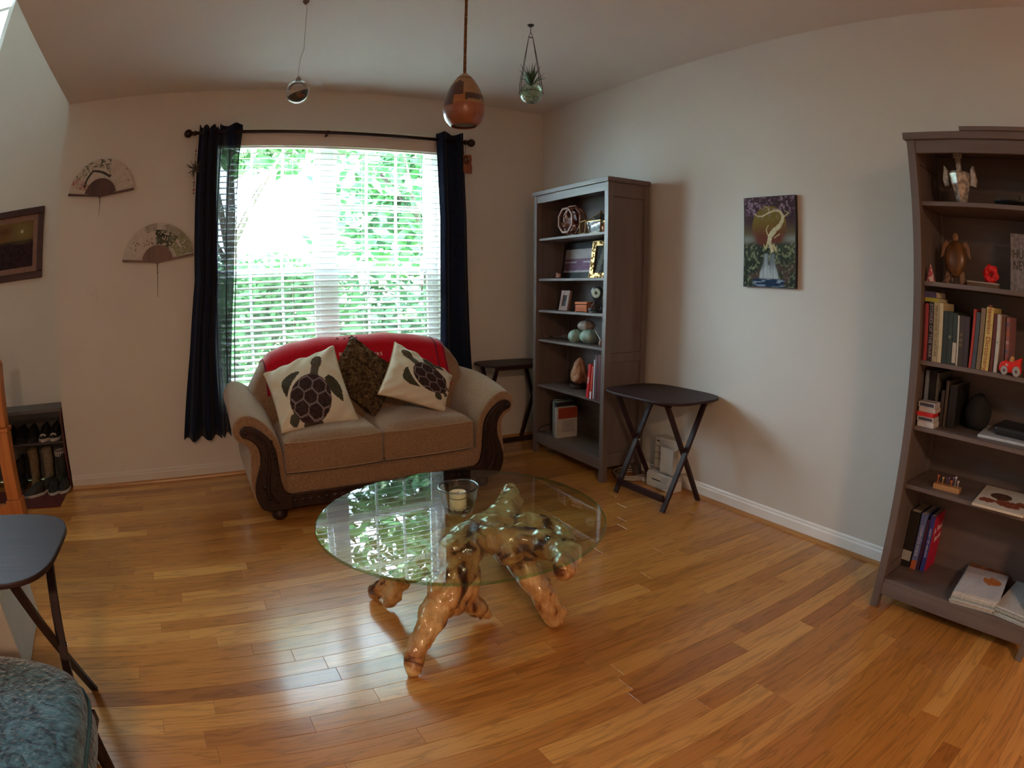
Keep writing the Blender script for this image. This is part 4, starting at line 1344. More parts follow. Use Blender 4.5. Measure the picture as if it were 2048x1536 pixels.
o = obj('salt_rock', bm, M('salt_rock', (.30, .12, .06), rough=.55, col2=(.50, .27, .15), scale=14, bump=.4, bscale=30), w)
BT = .002
book('red paperback leaning at the left of the albums, white lettering REAL on its spine', 2.392, 3.214, z, .024, .235, .16, (.50, .012, .018), tilt=R(6), title='REAL', tcol=(.75, .7, .68), tsize=.022)
book('thin red-orange book between the leaning red paperback and the albums', 2.394, 3.180, z, .018, .225, .16, (.48, .05, .03), tilt=R(5), band=(.0, .22, (.6, .6, .65)))
book('dark navy book with a white front edge beside the red books', 2.390, 3.142, z, .012, .275, .20, (.03, .03, .06), tilt=R(1.5), band=(.02, .98, (.50, .50, .55)))
book('tall purple-brown album standing next to the bookcase post', 2.388, 3.118, z, .020, .300, .24, (.10, .055, .065))
book('tall maroon album against the post of the corner bookcase', 2.388, 3.086, z, .036, .305, .25, (.085, .022, .028))
# --- bottom shelf
z = S1[5]
book('dark green tall book at the left of the bottom shelf', 2.50, 3.772, z, .045, .265, .18, (.02, .028, .022))
book('pale green slim book on the bottom shelf of the corner bookcase', 2.46, 3.722, z, .020, .262, .17, (.32, .36, .28))
book('black ring-edged book on the bottom shelf of the corner bookcase', 2.455, 3.690, z, .030, .262, .18, (.018, .018, .022))
k_ = book('thick white book with a red upper cover on the bottom shelf', 2.43, 3.645, z, .036, .232, .185, (.42, .40, .37))
bm = B(); box(bm, .012, .183, -.0190, -.0182, .145, .229); obj('red_panel', bm, solid((.30, .045, .02), .5), k_)
bm = B()
for i in range(7): box(bm, .05, .17-.01*(i % 3), -.0190, -.0182, .045+i*.013, .048+i*.013)
obj('printed_lines', bm, solid((.12, .11, .10), .6), k_)
w = thing('looped_cord', 'thin dark cord looping out beside the dark green book', 'cord', (2.44, 3.84, z))
bm = B(); tube(bm, smooth_path([(.02, -.03, .003), (-.02, .02, .004), (-.02, .03, .02), (.0, -.01, .055), (.06, -.03, .07)], 6), .0028, 6); obj('cord', bm, blackp_m, w)

# ------------------------------------------------------------------ right bookcase contents
XF = 2.358
z = S2[0]
cm = M('cut_crystal', (.34, .32, .29), rough=.12, var=.6, scale=50, spec=1.0)
w = thing('crystal_vase', 'faceted clear crystal goblet ornament with side lobes on the top shelf of the right bookcase', 'vase', (2.45, .790, z))
bm = B(); lathe(bm, [(.024, .0), (.026, .01), (.034, .04), (.048, .085), (.056, .125), (.050, .135), (.040, .10), (.028, .06), (.001, .045)], n=8, capt=False)
obj('cup', bm, cm, w)
for s in (-1, 1):
    bm = B(); prism(bm, [(s*.052, .08), (s*.078, .075), (s*.086, .105), (s*.074, .165), (s*.060, .150), (s*.054, .12)], -.012, .012, 'yz')
    obj('side_lobe', bm, cm, w, bev=.004)
bm = B(); box(bm, -.008, .010, -.011, .012, .135, .195); box(bm, -.008, .010, -.018, .022, .195, .215); sphere(bm, (-.035, 0, .105), .012, 8, 6); obj('crest', bm, cm, w, bev=.002)
w = thing('black_tray', 'low black oval dish on the top shelf of the right bookcase', 'dish', (2.46, .54, z))
bm = B(); lathe(bm, [(.03, 0), (.05, .006), (.066, .022), (.068, .026), (.062, .024), (.045, .012), (.001, .008)], n=28, capt=False)
for v in bm.verts: v.co.y *= 1.35
obj('dish_body', bm, blackp_m, w, smooth=True)
w = thing('grey_box', 'dim grey box standing behind the black dish', 'box', (2.56, .575, z))
bm = B(); box(bm, -.02, .03, -.055, .055, 0, .075); obj('carton', bm, solid((.075, .065, .055)), w, bev=.002)
w = thing('orange_ball', 'small orange ball beside the black dish', 'ornament', (2.42, .432, z))
bm = B(); sphere(bm, (0, 0, .018), .018, 14, 10); obj('ball', bm, solid((.45, .12, .05), .4), w, smooth=True)

z = S2[1]
w = thing('wooden_turtle', 'carved wooden turtle plaque standing upright on the second shelf', 'ornament', (2.47, .848, z)); w.rotation_euler = (0, R(10), 0)
wm = wood('turtle_shell_wood', (.07, .028, .010), (.22, .11, .04), .3, axis='z')
wl = wood('turtle_limb_wood', (.17, .09, .045), (.30, .17, .09), .4, axis='z')
bm = B(); g_ = bmesh.ops.create_uvsphere(bm, u_segments=24, v_segments=14, radius=1)
for v in g_['verts']:
    d = v.co
    wdt = .056*(1.0 if d.z > 0 else 1-.25*d.z*d.z)
    v.co = Vector((min(d.x, .15)*.030, d.y*wdt, .105+d.z*.078))
obj('shell', bm, wm, w, smooth=True)
bm = B(); sphere(bm, (.0, .004, .195), .017, 12, 8, (.6, 1, 1.2)); obj('head', bm, wl, w, smooth=True)
for s in (-1, 1):
    bm = B(); prism(bm, [(s*.030, .165), (s*.052, .182), (s*.068, .158), (s*.076, .105), (s*.060, .120), (s*.050, .150)], -.004, .006, 'yz'); obj('flipper', bm, wl, w, bev=.003)
    bm = B(); prism(bm, [(s*.020, .05), (s*.045, .055), (s*.052, .005), (s*.03, .0)], -.002, .008, 'yz'); obj('hind_flipper', bm, wl, w, bev=.003)
w = thing('easel_stand', 'tiny dark wire stand in front of the wooden turtle', 'stand', (2.405, .835, z))
bm = B()
tube(bm, smooth_path([(.0, .05, .003), (0, .028, .024), (0, .0, .036), (0, -.02, .034)], 5), .0016, 5)
tube(bm, [(0, .022, .0), (0, .022, .009), (0, -.018, .009), (0, -.018, .0)], .0014, 5); tube(bm, [(0, .002, .009), (0, .002, .022)], .0014, 5)
obj('wire', bm, chrome_m, w)
w = thing('red_flower', 'bright red artificial hibiscus flower on the second shelf of the right bookcase', 'flower', (2.50, .672, z))
rm = solid((.65, .012, .012), .6)
for k in range(6):
    a = R(60*k+12)
    bm = B()
    def pf(a_, b_, a0=a):
        rr_ = .006+.036*b_; wv = .022*math.sin(PI*min(1, b_*.85+.1))*(a_-.5)*2
        x_ = -.004-.012*math.sin(PI*b_)+.003*math.sin(9*a_)
        return (x_, rr_*math.cos(a0)-wv*math.sin(a0), .055+rr_*math.sin(a0)+wv*math.cos(a0))
    grid(bm, 6, 6, pf); o = obj('petal', bm, rm, w, smooth=True); o.modifiers.new('t', 'SOLIDIFY').thickness = .002
bm = B(); tube(bm, [(0, 0, .055), (-.02, -.003, .058)], [.004, .002], 6); obj('stamen', bm, solid((.5, .1, .05)), w)
bm = B(); tube(bm, [(.01, 0, .05), (.03, .0, .0)], .0025, 6); obj('stem', bm, solid((.05, .09, .03)), w)
w = thing('slat_box', 'slim brown box with a white top edge lying under the red flower', 'box', (2.455, .700, z))
bm = B(); box(bm, -.012, .012, -.078, .078, 0, .016); obj('box_body', bm, solid((.12, .07, .03)), w, bev=.001)
bm = B(); box(bm, -.013, .013, -.079, .079, .016, .021); obj('lid', bm, solid((.42, .36, .32)), w, bev=.001)
w = thing('patterned_packet', 'pink and white patterned cone-shaped packet by the left post of the second shelf', 'packet', (2.40, .942, z))
painted('paper_cone', 30, 30, lambda a, b: ((.001+.020*b)*math.cos(2*PI*a), (.001+.022*b)*math.sin(2*PI*a), .070*(1-b)), lambda a, b: (.6, .5, .5) if vnoise(a*14, b*9, 4) > .5 else (.45, .10, .16), paint_c, w)
w = thing('printed_sign', 'grey printed board reading HUMANS NEW on the second shelf of the right bookcase', 'sign', (2.50, .462, z)); w.rotation_euler = (0, R(7), R(-2))
bm = B(); box(bm, 0, .016, -.105, .115, 0, .232); obj('board', bm, M('grey_print', (.20, .175, .165), rough=.8, var=.3, scale=60), w, bev=.001)
for s_, zz in (('HUMANS', .148), ('NEW', .103)):
    text_obj('lettering', s_, .050, solid((.03, .026, .025)), w, (-.001, .103, zz), (R(90), 0, R(-90)), align='LEFT', sx=.78)

z = S2[2]
xx = XF+.006
bk = [
 ('dark maroon slim book against the left post of the third shelf', .960, .012, .215, (.06, .012, .014), 0, None, None),
 ('red slim book second from the left post', .943, .016, .222, (.30, .035, .04), 0, None, None),
 ('black book with speckled spine lettering, third from the left post', .921, .022, .228, (.022, .014, .018), 0, 'STORIES OF THE WAR', (.35, .33, .38)),
 ('cream book with long dark spine title', .896, .025, .229, (.36, .31, .18), 0, 'FIELD GUIDE TO NATURE', (.13, .11, .06)),
 ('pale yellow book right of the cream titled book', .873, .018, .229, (.46, .40, .24), 0, None, None),
 ('dark green book, first of the low row', .850, .024, .200, (.020, .028, .020), 0, None, None),
 ('dark green book with one bright spot on its spine', .826, .022, .200, (.022, .034, .024), 0, 'o', (.4, .42, .3)),
 ('dark green book with a cream lower label', .803, .021, .197, (.025, .035, .025), 0, None, None),
 ('very thin white book among the dark ones', .788, .007, .190, (.48, .48, .40), 0, None, None),
 ('dark brown book with round spine ornaments', .771, .025, .190, (.045, .032, .025), 0, 'o o o', (.25, .2, .13)),
 ('dark grey book beside the leaning red one', .747, .021, .190, (.045, .035, .042), 0, None, None),
 ('red book leaning right in the third shelf row', .724, .012, .222, (.36, .035, .022), -3.5, None, None),
 ('slate blue book leaning right', .707, .018, .212, (.06, .075, .09), -3.5, None, None),
 ('tan brown book left of the yellow dictionary', .684, .020, .230, (.19, .14, .085), -3.5, None, None),
 ('yellow Hawaiian Dictionary with red-brown title', .652, .034, .236, (.50, .40, .14), -3.5, 'Hawaiian Dictionary', (.30, .07, .02)),
 ('thin dark red book right of the dictionary', .622, .014, .215, (.10, .02, .015), -3, None, None),
 ('white-spined book behind the red toy car', .602, .016, .214, (.42, .43, .38), -2, 'o', (.1, .1, .1)),
 ('brown mottled book behind the toy car', .580, .022, .212, (.13, .08, .075), 0, None, None),
 ('multicoloured striped book at the right end of the row', .556, .016, .208, (.26, .12, .13), 0, None, None),
]
for lab, y_, th_, h_, c_, tl, ti, tc_ in bk:
    k_ = book(lab, xx if y_ > .6 else xx+.02, y_, z, th_, h_, .15, c_, tilt=R(-tl) if tl else 0, title=ti, tcol=tc_ or (.5, .5, .4), tsize=min(th_*.95, .030) if ti != 'FIELD GUIDE TO NATURE' else .017)
    if 'cream lower' in lab:
        bm = B(); box(bm, -.001, 0, -.009, .009, .008, .085); obj('spine_label', bm, solid((.42, .38, .30)), k_)
    if 'striped' in lab:
        for q in range(6):
            bm = B(); box(bm, -.001, 0, -.0075, .0075, .01+q*.033, .022+q*.033); obj('stripe', bm, solid(((.4, .3, .3), (.35, .12, .06), (.12, .12, .2))[q % 3]), k_)
for lab, zz, dy, th_, c_ in (('yellow-green book lying flat on top of the upright books', .2292, 0, .016, (.38, .38, .05)), ('violet-blue book lying flat on top of the yellow-green one', .2454, .012, .024, (.07, .06, .14))):
    t_ = thing('book', lab, 'book', (xx+.012, .925+dy, z+zz))
    y_ = .034
    bm = B(); box(bm, 0, .13, -y_, y_, 0, .002); box(bm, 0, .13, -y_, y_, th_-.002, th_); box(bm, 0, .002, -y_, y_, .002, th_-.002); obj('cover', bm, solid(c_), t_)
    bm = B(); box(bm, .002, .128, -y_+.002, y_-.002, .002, th_-.002); obj('pages', bm, paper_m, t_)
w = thing('toy_car', 'small red toy racing car with grey spoked wheels on the shelf edge', 'toy car', (2.365, .525, z))
cr_m = solid((.62, .02, .015), .3)
bm = B(); prism(bm, [(.052, .012), (.056, .030), (.046, .044), (.030, .052), (-.010, .050), (-.022, .058), (-.050, .070), (-.046, .040), (-.052, .014), (.0, .010)], -.016, .016, 'yz'); obj('body', bm, cr_m, w, bev=.003)
for yy, rr_ in ((.028, .0165), (-.030, .0185)):
    for s in (-1, 1):
        bm = B(); lathe(bm, [(rr_*.75, -.004), (rr_, -.003), (rr_, .003), (rr_*.75, .004)], (s*.019, yy, rr_), 20, axis='x'); wh = obj('wheel', bm, solid((.30, .30, .30), .4), w)
        bm = B(); lathe(bm, [(rr_*.35, s*.0042), (rr_*.3, s*.0052)], (s*.019, yy, rr_), 10, axis='x'); obj('hub', bm, solid((.08, .08, .08)), wh)
bm = B(); sphere(bm, (0, -.004, .060), .011, 10, 8); sphere(bm, (0, -.003, .050), .013, 10, 8); obj('driver', bm, solid((.45, .22, .06), .5), w, smooth=True)
text_obj('number', '90', .013, whitet_m, w, (-.0175, .018, .037), (R(90), 0, R(-90)))

z = S2[3]
for k, (c_, h_, lab) in enumerate((((.50, .48, .48), .022, 'white card deck at the bottom of the small stack'), ((.42, .42, .42), .019, 'second card deck up, with a black picture band'), ((.52, .02, .02), .018, 'red card deck in the middle of the small stack'), ((.45, .38, .36), .018, 'pinkish white card deck above the red one'), ((.40, .40, .42), .022, 'top card deck with a dark printed band'))):
    zz = [0, .022, .041, .059, .077][k]
    w = thing('card_deck', lab, 'card box', (2.395, .913+.004*((k*7) % 3-1), z+zz))
    bm = B(); box(bm, -.028, .04, -.041, .041, .0003, h_-.0003); obj('carton', bm, solid(c_, .5), w, bev=.001)
    if k in (1, 4):
        bm = B(); box(bm, -.0285, -.028, -.035, .034, h_*.22, h_*.8); obj('printed_band', bm, solid((.05, .05, .07)), w)
book('light blue and white folder at the left post of the fourth shelf', 2.44, .955, z, .012, .215, .22, (.18, .22, .27), pages=False, name='folder', cat='folder')
book('black wide binder on the fourth shelf', 2.46, .928, z, .030, .215, .2, (.014, .014, .017), name='binder', cat='binder')
book('grey thin spine beside the black binder', 2.455, .905, z, .010, .21, .2, (.10, .095, .085))
book('brown slim book on the fourth shelf', 2.45, .870, z, .014, .145, .2, (.055, .04, .035))
book('dark book with a brown edge on the fourth shelf', 2.455, .852, z, .012, .185, .2, (.075, .06, .05))
book('black tall book beside the brown-edged one', 2.46, .822, z, .036, .17, .2, (.012, .012, .012))
w = thing('black_bag', 'soft black cloth bag slumped at the middle of the fourth shelf', 'bag', (2.57, .715, z))
bm = B(); g_ = bmesh.ops.create_icosphere(bm, subdivisions=3, radius=1)
for v in g_['verts']:
    d = v.co.copy(); n_ = .85+.3*vnoise(d.x*2+3, d.y*2+d.z*3, 2)
    v.co = Vector((d.x*.075*n_, d.y*.062*n_, max(0, .062+d.z*.075*n_)))
obj('cloth', bm, solid((.010, .010, .011), .9), w, smooth=True)
w = thing('silver_laptop', 'flat silver device lying on the fourth shelf of the right bookcase', 'laptop', (2.535, .50, z)); w.rotation_euler = (0, 0, R(4))
bm = B(); box(bm, -.115, .115, -.17, .17, 0, .012); obj('body', bm, solid((.42, .46, .50), .35), w, bev=.003)
w = thing('black_case', 'black zipped case lying on top of the silver device', 'case', (2.55, .46, z+.0125))
bm = B(); box(bm, -.085, .10, -.13, .14, 0, .038); obj('case_body', bm, blackp_m, w, bev=.014, seg=3)

z = S2[4]
w = thing('tee_holder', 'light wooden block holding golf tees on the fifth shelf', 'holder', (2.415, .772, z)); w.rotation_euler = (0, 0, R(3))
bm = B(); box(bm, -.012, .03, -.066, .066, 0, .020); obj('block', bm, wood('pine', (.36, .17, .06), (.50, .27, .11), .5, axis='y'), w, bev=.001)
for k, (dy, dx, hh, c_) in enumerate(((.050, 0, .050, (.50, .10, .05)), (.025, 0, .046, (.55, .32, .15)), (-.002, .01, .05, (.16, .10, .18)), (-.018, 0, .040, (.50, .12, .03)), (-.035, .014, .056, (.55, .52, .5)), (-.052, 0, .045, (.5, .42, .38)), (.010, .018, .045, (.15, .1, .2)), (-.022, .018, .052, (.18, .12, .22)))):
    bm = B(); lathe(bm, [(.0022, .012), (.0022, hh-.012), (.0062, hh-.002), (.006, hh), (.002, hh-.002)], (dx, dy, .006), 10); obj('golf_tee', bm, solid(c_, .4), w, smooth=True)
def mag_col(u_, v_):
    base = (.52, .46, .38)
    if math.hypot((u_-.42)/.22, (v_-.42)/.16) < 1: return mix((.05, .02, .012), (.13, .06, .03), vnoise(u_*20, v_*20, 3))
    for (a, b, c, d) in ((.62, .70, .28, .14), (.20, .72, .16, .10), (.85, .60, .12, .12)):
        q = math.hypot((u_-a)/c, (v_-b)/d)
        if q < .75+.5*vnoise(u_*22, v_*22, 5): return mix((.16, .03, .012), (.30, .09, .04), vnoise(u_*25, v_*30, 6))
    return mix(base, (.60, .55, .47), vnoise(u_*6, v_*6, 2))
w = thing('magazine', 'white art magazine with red-brown cover drawing lying on the fifth shelf', 'magazine', (2.475, .49, z)); w.rotation_euler = (0, 0, R(3))
bm = B(); box(bm, -.145, .145, -.135, .125, 0, .010); obj('pages', bm, paper_m, w, bev=.001)
painted('front_cover', 60, 60, lambda a, b: (-.145+.29*(1-b), .125-.26*a, .0105), lambda a, b: mag_col(a, b), paint_a, w)

z = S2[5]
book('thick black book with white sticker at the left of the lowest shelf', 2.525, .945, z, .052, .262, .17, (.018, .016, .015), title=None, band=(.12, .30, (.40, .40, .38)))
book('light blue book with orange foot leaning on the lowest shelf', 2.53, .897, z, .030, .262, .17, (.12, .17, .42), tilt=R(0), title='COMPLETE GUIDE', tcol=(.6, .65, .75), band=(.0, .16, (.50, .12, .04)), tsize=.018)
book('dark purple thin book between the blue ones', 2.535, .872, z, .014, .235, .17, (.06, .02, .06))
k_ = book('navy blue spine book with a bright crimson cover facing the room', 2.535, .845, z, .026, .262, .17, (.04, .05, .28), title='HEART OF HEALING', tcol=(.6, .65, .8), tsize=.015, tilt=R(-1))
bm = B(); box(bm, .001, .169, -.0140, -.0131, .001, .261); obj('red_cover', bm, solid((.48, .01, .05), .4), k_)
text_obj('cover_title', 'A Real', .042, whitet_m, k_, (.075, -.0142, .19), (R(90), R(-8), 0), ext=.0003)
text_obj('cover_title', 'Book', .038, whitet_m, k_, (.085, -.0142, .145), (R(90), R(-8), 0), ext=.0003)
rr = random.Random(21)
def mags(n_, cx_, cy_, wx_, wy_, labs, rz, topcol):
    zz = z
    for k in range(n_):
        th_ = rr.uniform(.006, .011)
        w = thing('magazine', labs[k], 'magazine', (cx_+rr.uniform(-.006, .006), cy_+rr.uniform(-.006, .006), zz), rz+rr.uniform(-.03, .03))
        c_ = rr.choice(((.44, .46, .44), (.36, .40, .38), (.50, .50, .50), (.30, .33, .30), (.46, .42, .36)))
        bm = B(); box(bm, -wx_, wx_, -wy_, wy_, .0004, th_-.0004); obj('pages', bm, solid(c_, .6, var=.2, scale=120), w, bev=.001, seg=1)
        if k == n_-1 and topcol:
            painted('front_cover', 50, 50, lambda a, b: (-wx_+2*wx_*(1-b), wy_-2*wy_*a, th_+.0004), topcol, paint_a, w)
        zz += th_
def top1(u_, v_):
    if v_ < .25: return mix((.10, .04, .02), (.28, .12, .06), vnoise(u_*12, v_*12, 4))
    q = math.hypot((u_-.68)/.20, (v_-.52)/.11)
    if q < .7+.6*vnoise(u_*16, v_*16, 2): return mix((.40, .10, .02), (.50, .20, .06), vnoise(u_*20, v_*20, 7))
    if v_ < .42: return mix((.36, .34, .38), (.46, .44, .46), vnoise(u_*6, v_*6, 3))
    return mix((.46, .45, .48), (.55, .54, .56), vnoise(u_*5, v_*5, 3))
ordn = ['lowest magazine', 'second magazine from the bottom', 'third magazine from the bottom', 'fourth magazine from the bottom', 'fifth magazine from the bottom', 'sixth magazine from the bottom', 'top magazine with an orange leaf picture']
mags(7, 2.535, .495, .185, .118, [s+' in the stack on the bottom shelf' for s in ordn], R(6), top1)
ord2 = ['lowest magazine', 'second magazine up', 'third magazine up', 'fourth magazine up', 'topmost magazine']
mags(5, 2.525, .245, .17, .10, [s+' of the right-hand stack at the picture edge' for s in ord2], R(-6), None)
w = thing('flat_board', 'dark flat board lying on top of the right bookcase', 'board', (2.47, .44, BH_))
bm = B(); box(bm, -.15, .17, -.30, .285, .0005, .018); obj('panel', bm, shelfy_m, w, bev=.002)

# ------------------------------------------------------------------ folding tray tables
def tray_outline(lx, ly, n=56):
    pts = []
    for k in range(n):
        a = 2*PI*k/n
        c, s = math.cos(a), math.sin(a)
        p = 3.6
        x = lx*math.copysign(abs(c)**(2/p), c); y = ly*math.copysign(abs(s)**(2/p), s)
        pts.append((x, y))
    return pts
def tray_table(label, loc, rz, hx=.245, hy=.325, ht=.66, group=None, span=.165):
    t = thing('tray_table', label, 'side table', loc, rz, group)
    bm = B(); prism(bm, tray_outline(hx, hy), ht-.016, ht, 'xy'); obj('table_top', bm, black_wood, t, bev=.004)
    for sy in (-1, 1):
        y = sy*.205
        for k, sx in enumerate((-1, 1)):
            yy = y+(.011 if k else -.011)
            bm = B()
            top = Vector((-sx*(span-.01), yy, ht-.018)); bot = Vector((sx*span, yy, 0.0))
            beam(bm, bot+Vector((0, 0, .004)), top, .018, .032, up=(0, 1, 0))
            for v in bm.verts: v.co.z = max(v.co.z, 0.001)
            lg = obj('leg', bm, black_wood, t, bev=.002)
            if k == 0:
                bm = B(); lathe(bm, [(.007, -.024), (.007, -.020)], (.0, yy+.002, ht*.5), 12, axis='y'); obj('pivot_bolt', bm, chrome_m, lg)
                bm = B(); lathe(bm, [(.007, .026), (.007, .030)], (.0, yy+.002, ht*.5), 12, axis='y'); obj('pivot_bolt', bm, chrome_m, lg)
    bm = B(); box(bm, -span+.010, -span+.028, -.20, .20, .055, .095); obj('stretcher', bm, black_wood, t, bev=.002)
    for sx in (-1, 1):
        bm = B(); box(bm, sx*.150-.010, sx*.150+.010, -.225, .225, ht-.040, ht-.017); obj('cross_bar', bm, black_wood, t, bev=.002)
    return t
tray_table('espresso folding tray table on crossed legs in front of the corner bookcase', (2.520, 2.645, 0), R(2))
tray_table('espresso tray table half hidden in the corner behind the loveseat arm', (2.345, 4.175, 0), R(90), hx=.185, hy=.30, ht=.685)
tray_table('espresso tray table at the far left beside the teal footstool', (-.82, 1.655, 0), R(88), hx=.275, hy=.325, span=.215)

# ------------------------------------------------------------------ teal footstool, white box, newel
w = thing('footstool', 'teal floral chenille footstool with dark legs at the lower left', 'footstool', (-.925, 1.015, 0), R(-4))
tl = M('teal_chenille', (.008, .030, .050), rough=.85, col2=(.075, .20, .27), scale=11, bump=.8, bscale=60, sheen=.7, spec=.15)
n_ = tl.node_tree
for q in n_.nodes:
    if q.type == 'TEX_NOISE' and q.inputs['Scale'].default_value == 11: q.inputs['Distortion'].default_value = 3.5
bm = B(); cushion(bm, -.47, .47, -.40, .385, .305, .460, crown=.022, front=.0, n=28, plan=5); obj('seat_cushion', bm, tl, w, bev=.02, seg=3, smooth=True)
bm = B()
loop = []
for k in range(61):
    a = 2*PI*k/60; c_, s_ = math.cos(a), math.sin(a); k_ = (abs(c_)**5+abs(s_)**5)**-.2
    loop.append((.475*c_*k_, -.0075+.397*s_*k_, .395))
tube(bm, loop, .0055, 6, cap=False); obj('piping', bm, solid((.03, .09, .11), .8), w, smooth=True)
bm = B(); box(bm, -.43, .43, -.37, .35, .27, .305); obj('frame', bm, black_wood, w)
for a in (-1, 1):
    for b in (-.34, .32):
        bm = B(); lathe(bm, [(.016, 0), (.022, .12), (.026, .27)], (a*.39, b, 0), 12); obj('leg', bm, black_wood, w, smooth=True)
w = thing('storage_box', 'plain off-white box standing on the floor under the far left tray table', 'box', (-1.20, 2.20, 0), R(4))
bm = B(); box(bm, -.26, .24, -.27, .27, 0.001, .34); obj('bin', bm, M('off_white_panel', (.50, .48, .44), rough=.6, var=.03), w, bev=.006)
bm = B(); box(bm, -.27, .25, -.28, .28, .341, .365); obj('lid', bm, M('off_white_lid', (.52, .50, .46), rough=.6, var=.03), w, bev=.005)

w = thing('newel_post', 'orange oak stair newel post with handrail at the left edge', 'stair post', (-1.455, 3.86, 0))
bm = B(); box(bm, -.052, .052, -.052, .052, 0.12, .56); box(bm, -.064, .064, -.064, .064, 0.001, .12); obj('square_base', bm, newel_m, w, bev=.006)
bm = B(); box(bm, -.060, .060, -.060, .060, .56, .585); obj('collar', bm, newel_m, w, bev=.006)
bm = B(); box(bm, -.046, .046, -.046, .046, .585, .98); obj('square_head', bm, newel_m, w, bev=.008)
bm = B(); lathe(bm, [(.05, .98), (.055, .99), (.045, 1.0), (.03, 1.01), (.042, 1.03), (.035, 1.055), (.001, 1.065)], n=24, capt=False); obj('cap', bm, newel_m, w, smooth=True)
bm = B(); beam(bm, (-.045, 0, .93), (-1.2, 0, .93), .06, .055); obj('handrail', bm, newel_m, w, bev=.012, seg=3)
bm = B(); beam(bm, (-.052, 0, .04), (-1.2, 0, .04), .06, .08); obj('shoe_rail', bm, newel_m, w, bev=.004)
for k in range(9):
    bm = B(); tube(bm, [(-.16-.12*k, 0, .08), (-.16-.12*k, 0, .25), (-.16-.12*k, 0, .90)], [.016, .018, .010], 10); obj('baluster', bm, newel_m, w, smooth=True)

# ------------------------------------------------------------------ shoe rack, mat, shoes
RKY = 4.41
w = thing('shoe_rack', 'low dark two-tier shoe rack against the foyer wall', 'shoe rack', (-1.50, RKY, 0))
rk = solid((.055, .050, .050), .5); rkr = wood('mahogany_edge', (.05, .010, .008), (.09, .02, .015), .4)
bm = B(); box(bm, -.40, .40, 0, .265, .555, .580); obj('top_board', bm, solid((.10, .095, .095), .5), w, bev=.002)
for s in (-1, 1):
    bm = B(); box(bm, *sorted((s*.398, s*.380)), .0, .265, .001, .555); obj('side_board', bm, rkr, w, bev=.002)
bm = B(); box(bm, -.38, .38, .002, .26, .330, .345); obj('shelf', bm, rk, w)
bm = B(); box(bm, -.38, .38, .255, .265, .02, .555); obj('back_board', bm, solid((.09, .085, .08), .6), w)
bm = B(); box(bm, -.38, .38, .0, .012, .520, .555); obj('front_lip', bm, blackp_m, w)
w = thing('door_mat', 'dark red mat on the floor under the shoes', 'mat', (-1.60, 4.19, 0))
bm = B(); box(bm, -.50, .475, -.205, .205, .0006, .009); obj('pile', bm, M('red_mat', (.10, .012, .012), rough=.95, var=.35, scale=70, bump=.3), w, bev=.004)

def shoe(t, col, sole, L_=.27, hgt=.10, tip=None):
    """toe towards -y at the local origin's front"""
    bm = B()
    def sec(a):
        wd_ = .040+.010*math.sin(PI*min(a*1.2, 1))-.012*max(0, a-.55)
        return wd_
    n = 12
    def fn(a, b):
        y = -L_/2+L_*a
        wd_ = sec(a)*math.sqrt(max(0, min(1, 4.5*a)))*math.sqrt(max(0, min(1, 7*(1-a)))) if 0 < a < 1 else .004
        h_ = .028+(hgt-.028)*min(1, max(0, (a-.10)/.50))**1.2
        ang_ = PI*b
        return (-wd_*math.cos(ang_), y, .018+h_*math.sin(ang_)**.7)
    grid(bm, 18, 10, fn); obj('upper', bm, col, t, smooth=True)
    bm = B()
    poly = []
    for k in range(n+1):
        a = k/n; poly.append((sec(a)*math.sqrt(max(.02, min(1, 5*a)))*math.sqrt(max(.1, min(1, 7*(1-a))))+.004, -L_/2-.004+(L_+.008)*a))
    poly += [(-x, y) for x, y in poly[::-1]]
    prism(bm, poly, 0.0, .022, 'xy'); obj('sole', bm, sole, t, bev=.002)
    bm = B()
    for k in range(4): tube(bm, [(-.018, -.045+.022*k, .060+.011*k), (.018, -.045+.022*k, .062+.011*k)], .003, 5)
    obj('laces', bm, tip or col, t)
    if tip:
        bm = B(); sphere(bm, (0, -L_/2+.030, .040), .030, 10, 8, (1.0, .55, .55)); obj('toe_cap', bm, tip, t, smooth=True)
blk = solid((.012, .012, .013), .6); wht = solid((.42, .40, .38), .6); grn = solid((.03, .035, .03), .7)
zs = .3455
for lab, x, c_, tp in (('black shoe with a white toe, right one on the rack shelf', -1.205, blk, wht), ('black shoe with a white toe, left one of the pair on the rack shelf', -1.300, blk, wht),
                       ('plain black shoe on the rack shelf beside the white-toed pair', -1.420, blk, None), ('plain black shoe on the rack shelf, left of the other plain one', -1.520, blk, None), ('black shoe at the far left of the rack shelf', -1.640, blk, None)):
    w = thing('shoe', lab, 'shoe', (x, RKY+.125, zs)); shoe(w, c_, wht if tp else blk, L_=.235, hgt=.085, tip=tp)
def boot(t, col, hgt, rr_=.045):
    bm = B()
    pts = smooth_path([(0, .045, .05), (0, .045, .12), (0.006, .05, .18), (.0, .048, hgt)], 4)
    tube(bm, pts, [.040+.012*i/len(pts) for i in range(len(pts))], 14, cap=False); obj('shaft', bm, col, t, smooth=True)
    bm = B(); grid(bm, 14, 8, lambda a, b: (-(.036*math.sqrt(max(0, min(1, 4*a)*min(1, 6*(1-a)))))*math.cos(PI*b), -.12+.22*a, .012+(.035+.05*min(1, a*1.6))*math.sin(PI*b)**.7)); obj('foot_part', bm, col, t, smooth=True)
    bm = B(); prism(bm, [(.038, -.118), (.042, -.05), (.034, .10), (-.034, .10), (-.042, -.05), (-.038, -.118)], 0, .014, 'xy'); obj('sole', bm, blk, t, bev=.002)
tanm = M('tan_suede', (.20, .14, .075), rough=.95, var=.2, scale=40); tan2 = M('khaki_suede', (.21, .175, .12), rough=.95, var=.2, scale=40)
